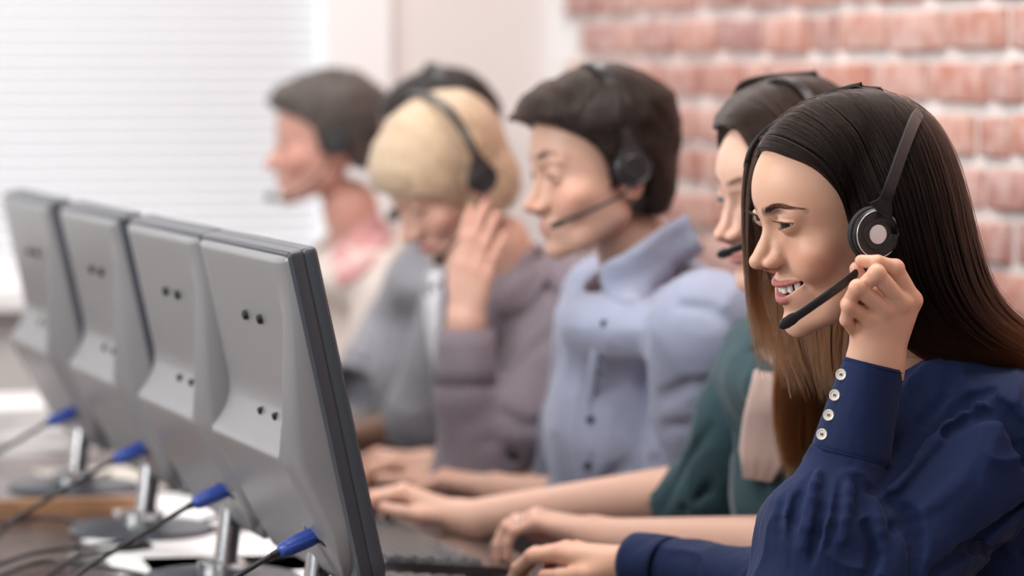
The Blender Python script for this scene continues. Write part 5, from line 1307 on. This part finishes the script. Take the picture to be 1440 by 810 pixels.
# ---- man in the light blue shirt
def man_blue():
    S = 1.0; HM = head_matrix(P(845, 232, 5.15), 20, 9, 0, S); Mi = np.linalg.inv(HM); base = (.60, .36, .27)
    ne = (P(893, 350, 5.18), P(905, 440, 5.2))
    k1 = P(700, 690, 5.55); J1 = hand_joints(k1, P(600, 668, 5.6) - k1, (0, -.2, 1), (-.1, 1, 0), 1.02, curl=(30, 38, 24), spread=.8)
    k2 = P(640, 672, 5.75); J2 = hand_joints(k2, P(560, 650, 5.78) - k2, (0, -.2, 1), (0, -1, 0), 1.02, curl=(30, 38, 24), spread=.8)
    sn = P(1000, 465, 5.0); sf = P(860, 430, 5.45); e1 = P(905, 745, 5.28); e2 = P(800, 690, 5.72)
    tors = [([P(915, 470, 5.24), P(905, 600, 5.26), P(925, 760, 5.30), P(960, 900, 5.32)], [.085, .10, .11, .13])]
    g = dict(torso=[(tors[0][0], [.105, .120, .132, .16])], range=(4.7, 5.8), ells=[(P(918, 452, 5.23), (.13, .20, .065))],
             arms=[dict(pts=[sn, P(985, 660, 5.12), e1, P(788, 700, 5.48)], r=[.078, .068, .056, .038], k=.02), dict(pts=[sf, e2, P(740, 682, 5.70)], r=[.07, .054, .036])],
             neck=(P(880, 300, 5.15), P(893, 420, 5.18), .064), noise=(9, .006), seed=15,
             creases=[([(912, 540), (918, 620), (930, 690)], .010, .018, -1), ([(930, 560), (980, 540), (1030, 560)], .006, .016, -1), ([(940, 600), (990, 600), (1020, 630)], .006, .014, -1), ([(960, 430), (1010, 440), (1050, 480)], .005, .014, -1), ([(840, 690), (870, 660), (920, 650)], .006, .014, -1)])
    root, body, hf, hw, info, gs = face_person('person', 'dark-haired man in light blue shirt looking down, microphone at his lips', HM, S, dict(fem=0., lid=.22, brow=.8), base, ne,
        [arm_hand(J1, [k1 + (0, 0, -.004), P(800, 706, 5.46)], [.027, .036], h=.003), arm_hand(J2, [k2 + (0, 0, -.004), P(760, 690, 5.7)], [.027, .034], h=.003)],
        [([sn, P(985, 660, 5.12), e1], [.04, .04, .04]), ([sf, e2], [.04, .04])], tors, [('shirt', C_BLUE, g, np.array((-.15, 4.75, .5)), np.array((.55, 5.95, 1.2)))], '', None, at=tors[0][0][-1], stubble=.25, hairc=(.03, .02, .018), lip=(.50, .25, .23))
    f = gs[0][0]; sh = gs[0][1]; rg = (4.7, 5.8)
    # collar and placket
    V = []; a = P(888, 372, 5.18); ax = unit(P(893, 440, 5.2) - P(880, 300, 5.15)); 
    surf_patch(lambda p: np.minimum(f.base(p), cap(p, P(880, 300, 5.15), P(893, 420, 5.18), .062)), [[(846, 372), (885, 352), (935, 318), (965, 300)], [(846, 392), (885, 385), (935, 350), (975, 322)], [(852, 418), (892, 428), (945, 385), (990, 350)]], rg, .010, .006, 'collar', C_BLUE, sh)
    surf_patch(f, [[(846, 420), (856, 420)], [(832, 480), (844, 480)], [(824, 560), (836, 560)], [(820, 640), (832, 640)], [(820, 690), (832, 690)]], rg, .003, .003, 'placket', C_BLUE, sh, n=3)
    for (x, y) in ((850, 455), (836, 520), (830, 590), (826, 655)):
        q = on_surface(f, x, y, rg, .006)
        if q is not None: MB().lathe([(.0055, 0), (.0055, .002), (.003, .0025), (.0001, .002)], 14, frame(q, (1, 0, 0), (0, 0, 1), (0, -1, 0))).build('button', THREAD, sh)
    poly = [(10.5, 8.0), (8.4, 7.2), (6.8, 6.0), (4.4, 4.4), (2.6, 2.4), (1.7, .2), (1.5, -2.6), (.5, -2.8), (.4, 1.3), (-3.0, 1.1), (-3.9, -2.5), (-4.2, -5.0), (-5.0, -7.6), (-9.5, -7.0), (-13, 0), (-13, 14), (10, 14), (12.5, 8)]
    col = lambda L, r: np.array((.020, .013, .011)) * (.7 + .7 * np.asarray(r).reshape(-1, 1))
    def flow(q):
        y = q[:, 1]; d = np.stack([q[:, 0] * .10, .9 * np.clip((y + 2) / 5, -.6, 1), -.55 - .5 * np.clip(-(y + 2) / 6, 0, 1) + .3 * np.clip(y / 8, 0, 1)], 1); return d
    thick = lambda q: 1.0 + 1.1 * np.clip((q[:, 2] - 3) / 5, 0, 1) + .9 * np.clip((q[:, 1] - 4) / 4, 0, 1) * np.clip((q[:, 2] - 5) / 3, 0, 1) - .35 * np.clip(-(q[:, 2] + 2) / 4, 0, 1)
    cap_hair(body, HM, S, hf, poly, thick, 5000, col, flow, (2, 4.5), .0032, 31, .00028, lift=.4)
    brow_hairs(HM, body, hf, (.03, .02, .018), 150, rad=.0002)
    headset(HM, 'black headset on the man in the light blue shirt', 'call centre headsets', cup=(8.9, -1.0, -.3), top=(0, -.6, 13.4), R=2.5, band_w=1.5, mic=(xf(Mi, P(868, 278, 5.02)), xf(Mi, P(820, 300, 5.02)), xf(Mi, P(782, 316, 5.03))), mats=HM_MATS, disc=False)
man_blue()

# ---- blonde woman, head bowed, hand on the earpiece
def woman_blonde():
    S = .97; HM = head_matrix(P(628, 248, 5.85), 26, 36, 4, S); Mi = np.linalg.inv(HM); base = (.66, .40, .31)
    ne = (P(706, 340, 5.90), P(735, 420, 5.93))
    wr = P(655, 452, 5.70); el = P(668, 668, 5.72)
    J = hand_joints(wr, P(672, 345, 5.68) - wr, (-.1, -1, 0), (-.8, .4, .2), .98, curl=(4, 14, 12), spread=.6)
    k2 = P(600, 655, 6.05); J2 = hand_joints(k2, P(520, 640, 6.1) - k2, (0, -.2, 1), (0, -1, 0), .98, curl=(30, 38, 24), spread=.8)
    sn = P(800, 425, 5.78); sf = P(690, 440, 6.1); e2 = P(700, 655, 6.08)
    tors = [([P(745, 440, 5.94), P(745, 560, 5.96), P(760, 690, 6.0), P(780, 800, 6.0)], [.09, .115, .115, .14])]
    g = dict(torso=[(tors[0][0], [.10, .125, .125, .15])], range=(5.3, 6.4), ells=[(P(745, 428, 5.94), (.12, .18, .065))],
             arms=[dict(pts=[sn, P(740, 590, 5.72), el, P(655, 560, 5.70), P(654, 466, 5.70)], r=[.072, .062, .052, .046, .040], k=.02), dict(pts=[sf, e2, k2 + (.02, 0, 0)], r=[.065, .05, .034])],
             neck=(P(690, 300, 5.88), P(722, 415, 5.90), .060), noise=(9, .006), seed=25,
             creases=[([(700, 540), (740, 500), (775, 470)], .006, .014, -1), ([(705, 580), (740, 600), (780, 590)], .006, .014, -1), ([(690, 620), (720, 640), (750, 680)], .006, .014, -1), ([(760, 400), (790, 420), (815, 460)], .005, .014, -1)])
    root, body, hf, hw, info, gs = face_person('person', 'blonde woman in mauve shirt, head bowed, hand pressed to her headset', HM, S, dict(fem=1., lid=.15, brow=.2, smile=.1), base, ne,
        [arm_hand(J, [wr, el], [.024, .036], h=.003), arm_hand(J2, [k2, e2], [.024, .034], h=.004)],
        [([sn, P(740, 590, 5.72), el], [.035, .035, .035]), ([sf, e2], [.035, .035])], tors, [('shirt', C_MAUVE, g, np.array((-.25, 5.4, .5)), np.array((.32, 6.4, 1.2)))], '', None, at=tors[0][0][-1], hairc=(.4, .25, .13), hh=.003)
    f, sh = gs[0]; rg = (5.3, 6.4)
    surf_patch(lambda p: np.minimum(f.base(p), cap(p, P(690, 300, 5.88), P(722, 415, 5.90), .058)), [[(690, 400), (715, 385), (745, 350)], [(692, 420), (722, 412), (758, 365)], [(705, 448), (738, 435), (775, 385)]], rg, .010, .006, 'collar', C_MAUVE, sh)
    V, F = cuff_mesh(P(654, 462, 5.70), P(655, 540, 5.70), .042, .046, .003, up=(0, -1, 0), seg=32, n=4); MB().add(V, F).build('cuff', C_MAUVE, sh, auto=False)
    poly = [(9.9, 4.6), (8.4, 3.4), (5.4, 1.2), (3.2, -2.0), (2.2, -5.5), (1.0, -7.0), (-4, -8.6), (-10, -7), (-13, 0), (-13, 14), (10, 14), (13, 8)]
    col = lambda L, r: np.array((.62, .47, .33)) * (.72 + .5 * np.asarray(r).reshape(-1, 1))
    def flow(q): return np.stack([q[:, 0] * .12, .45 * np.clip((q[:, 1] - 1) / 5, -.8, 1.2), -np.ones(len(q)) * .8 + .5 * np.clip(q[:, 2] / 12, 0, 1)], 1)
    thick = lambda q: 1.35 + .6 * np.clip((q[:, 2] - 2) / 6, 0, 1) + .3 * np.clip(-(q[:, 2]) / 6, 0, 1)
    cap_hair(body, HM, S, hf, poly, thick, 6000, col, flow, (5, 9), .0036, 41, .0003, lift=.12, nz=.22)
    headset(HM, 'black headset pressed by the blonde woman', 'call centre headsets', cup=tuple(xf(Mi, P(680, 250, 5.73))), top=(0, xf(Mi, P(604, 160, 5.85))[1], 13.0), R=2.4, band_w=1.3, disc=False, mic=(xf(Mi, P(664, 300, 5.72)), xf(Mi, P(640, 340, 5.73)), xf(Mi, P(616, 366, 5.76))), mats=HM_MATS, ball=.7)
woman_blonde()

# ---- man in the grey suit behind her
def man_grey():
    S = 1.0; HM = head_matrix(P(618, 196, 6.42), 12, 12, 0, S); Mi = np.linalg.inv(HM); base = (.20, .105, .07)
    ne = (P(648, 300, 6.44), P(655, 370, 6.46))
    k1 = P(520, 612, 6.35); J1 = hand_joints(k1, P(450, 620, 6.4) - k1, (0, -.2, 1), (-.1, 1, 0), 1.0, curl=(25, 30, 20), spread=.8)
    sn = P(655, 430, 6.26); sf = P(600, 410, 6.66); e1 = P(600, 590, 6.28); e2 = P(470, 480, 6.75)
    tors = [([P(645, 410, 6.5), P(645, 520, 6.5), P(665, 640, 6.55), P(680, 760, 6.55)], [.09, .12, .12, .14])]
    g = dict(torso=[(tors[0][0], [.105, .13, .135, .16])], range=(5.9, 7.0), ells=[(P(645, 400, 6.5), (.12, .20, .065))],
             arms=[dict(pts=[sn, e1, P(548, 606, 6.32)], r=[.075, .062, .042], k=.02), dict(pts=[sf, P(560, 470, 6.72), P(500, 545, 6.60)], r=[.075, .064, .048])],
             neck=(P(640, 280, 6.42), P(640, 380, 6.44), .062), noise=(8, .007), seed=35)
    root, body, hf, hw, info, gs = face_person('person', 'dark-skinned man in grey suit and white shirt, mostly hidden behind the blonde woman', HM, S, dict(fem=0., lid=.3, brow=.7), base, ne,
        [arm_hand(J1, [k1, P(575, 602, 6.3)], [.027, .036], h=.004)], [([sn, e1], [.04, .04]), ([sf, P(560, 470, 6.72)], [.04, .04])], tors,
        [('jacket', C_GREY, g, np.array((-.4, 5.95, .5)), np.array((.2, 7.0, 1.2)))], '', None, at=tors[0][0][-1], hairc=(.01, .01, .01), hh=.004, lip=(.25, .10, .09))
    f, sh = gs[0]
    surf_patch(f, [[(600, 385), (625, 385)], [(598, 430), (628, 430)], [(604, 480), (626, 480)], [(612, 530), (622, 530)]], (5.9, 7.0), .006, .005, 'shirt_front', C_WHITE, sh, n=4)
    surf_patch(f, [[(622, 385), (630, 385)], [(622, 430), (632, 430)], [(622, 480), (632, 480)]], (5.9, 7.0), .012, .004, 'tie', C_TIE, sh, n=3)
    poly = [(9.0, 5.8), (6.0, 4.2), (3.0, 2.0), (1.7, -1.6), (.3, -1.6), (-.2, .6), (-2.6, .2), (-4.0, -5.5), (-9.5, -6.0), (-13, 0), (-13, 14), (10, 14), (12.5, 8)]
    col = lambda L, r: np.array((.014, .011, .010)) * (.7 + .7 * np.asarray(r).reshape(-1, 1))
    cap_hair(body, HM, S, hf, poly, .7, 2500, col, lambda q: np.stack([q[:, 0] * .3, np.sin(q[:, 0] * 5), -np.ones(len(q)) * .3], 1), (.5, 1.2), .0042, 51, .0003)
    headset(HM, 'black headset whose band crosses the dark cropped hair', 'call centre headsets', cup=(8.2, -.6, -.6), top=(0, -1.2, 12.4), band_w=1.5, mic=((8.2, 3, -6), (6.5, 8, -9.5), (4.0, 11.0, -10.2)), mats=HM_MATS, ball=.9)
man_grey()

# ---- man in the cream jacket, farthest
def man_cream():
    S = 1.0; HM = head_matrix(P(462, 196, 6.95), 4, 3, 0, S); Mi = np.linalg.inv(HM); base = (.66, .36, .29)
    ne = (P(492, 290, 6.97), P(505, 360, 6.99))
    sn = P(560, 420, 6.80); sf = P(480, 400, 7.2); e1 = P(530, 560, 6.78); e2 = P(440, 540, 7.15)
    tors = [([P(522, 400, 7.0), P(518, 500, 7.0), P(530, 620, 7.02), P(545, 740, 7.02)], [.09, .12, .12, .14])]
    g = dict(torso=[(tors[0][0], [.11, .135, .14, .16])], range=(6.4, 7.4), ells=[(P(520, 392, 7.0), (.13, .20, .07))],
             arms=[dict(pts=[sn, e1, P(430, 610, 6.8)], r=[.078, .064, .044], k=.02), dict(pts=[sf, e2, P(390, 600, 7.1)], r=[.075, .06, .044])],
             neck=(P(480, 260, 6.97), P(492, 370, 6.98), .064), noise=(8, .007), seed=45)
    k1 = P(424, 612, 6.8); J1 = hand_joints(k1, P(350, 612, 6.8) - k1, (0, -.2, 1), (-.1, 1, 0), 1.0, curl=(25, 30, 20), spread=.8)
    root, body, hf, hw, info, gs = face_person('person', 'man with greying brown hair in cream jacket and pink shirt, in profile against the window', HM, S, dict(fem=0., lid=.3, brow=.6), base, ne,
        [arm_hand(J1, [k1, P(450, 608, 6.8)], [.027, .034], h=.004)], [([sn, e1], [.04, .04]), ([sf, e2], [.04, .04])], tors,
        [('jacket', C_CREAM, g, np.array((-.65, 6.5, .5)), np.array((-.05, 7.5, 1.2)))], '', None, at=tors[0][0][-1], hairc=(.08, .06, .05), hh=.0036, lip=(.5, .22, .2), stubble=.15)
    f, sh = gs[0]
    surf_patch(lambda p: np.minimum(f.base(p), cap(p, P(480, 260, 6.97), P(492, 370, 6.98), .062)), [[(470, 345), (495, 325), (530, 296)], [(468, 375), (500, 358), (540, 312)], [(478, 405), (510, 385), (555, 335)]], (6.4, 7.4), .010, .006, 'shirt_collar', C_PINK, sh)
    poly = [(9.8, 6.0), (7.5, 5.2), (5.2, 4.0), (2.6, 2.4), (1.7, -2.2), (.3, -2.4), (-.2, .6), (-2.6, .2), (-3.6, -5.0), (-9.5, -6.5), (-13, 0), (-13, 14), (10, 14), (12.5, 8)]
    col = lambda L, r: np.array((.085, .07, .065)) * (.7 + .8 * np.asarray(r).reshape(-1, 1))
    def flow(q): return np.stack([q[:, 0] * .1, .7 * np.clip((q[:, 1] + 2) / 5, -.6, 1), -.45 + .6 * np.clip(q[:, 1] / 8, 0, 1)], 1)
    thick = lambda q: .9 + .8 * np.clip((q[:, 2] - 3) / 5, 0, 1) + 1.0 * np.clip((q[:, 1] - 5) / 4, 0, 1) * np.clip((q[:, 2] - 5.5) / 2, 0, 1)
    cap_hair(body, HM, S, hf, poly, thick, 3000, col, flow, (1.5, 3.2), .004, 61, .0003)
    headset(HM, 'black headset on the man in the cream jacket by the window', 'call centre headsets', cup=(8.3, -1.0, -.4), top=(0, -2.0, 12.6), R=2.5, band_w=1.3, disc=False, mic=((8.0, 3.0, -7), (6.0, 8.0, -9.8), (3.5, 11.0, -9.5)), mats=HM_MATS, ball=.7)
man_cream()
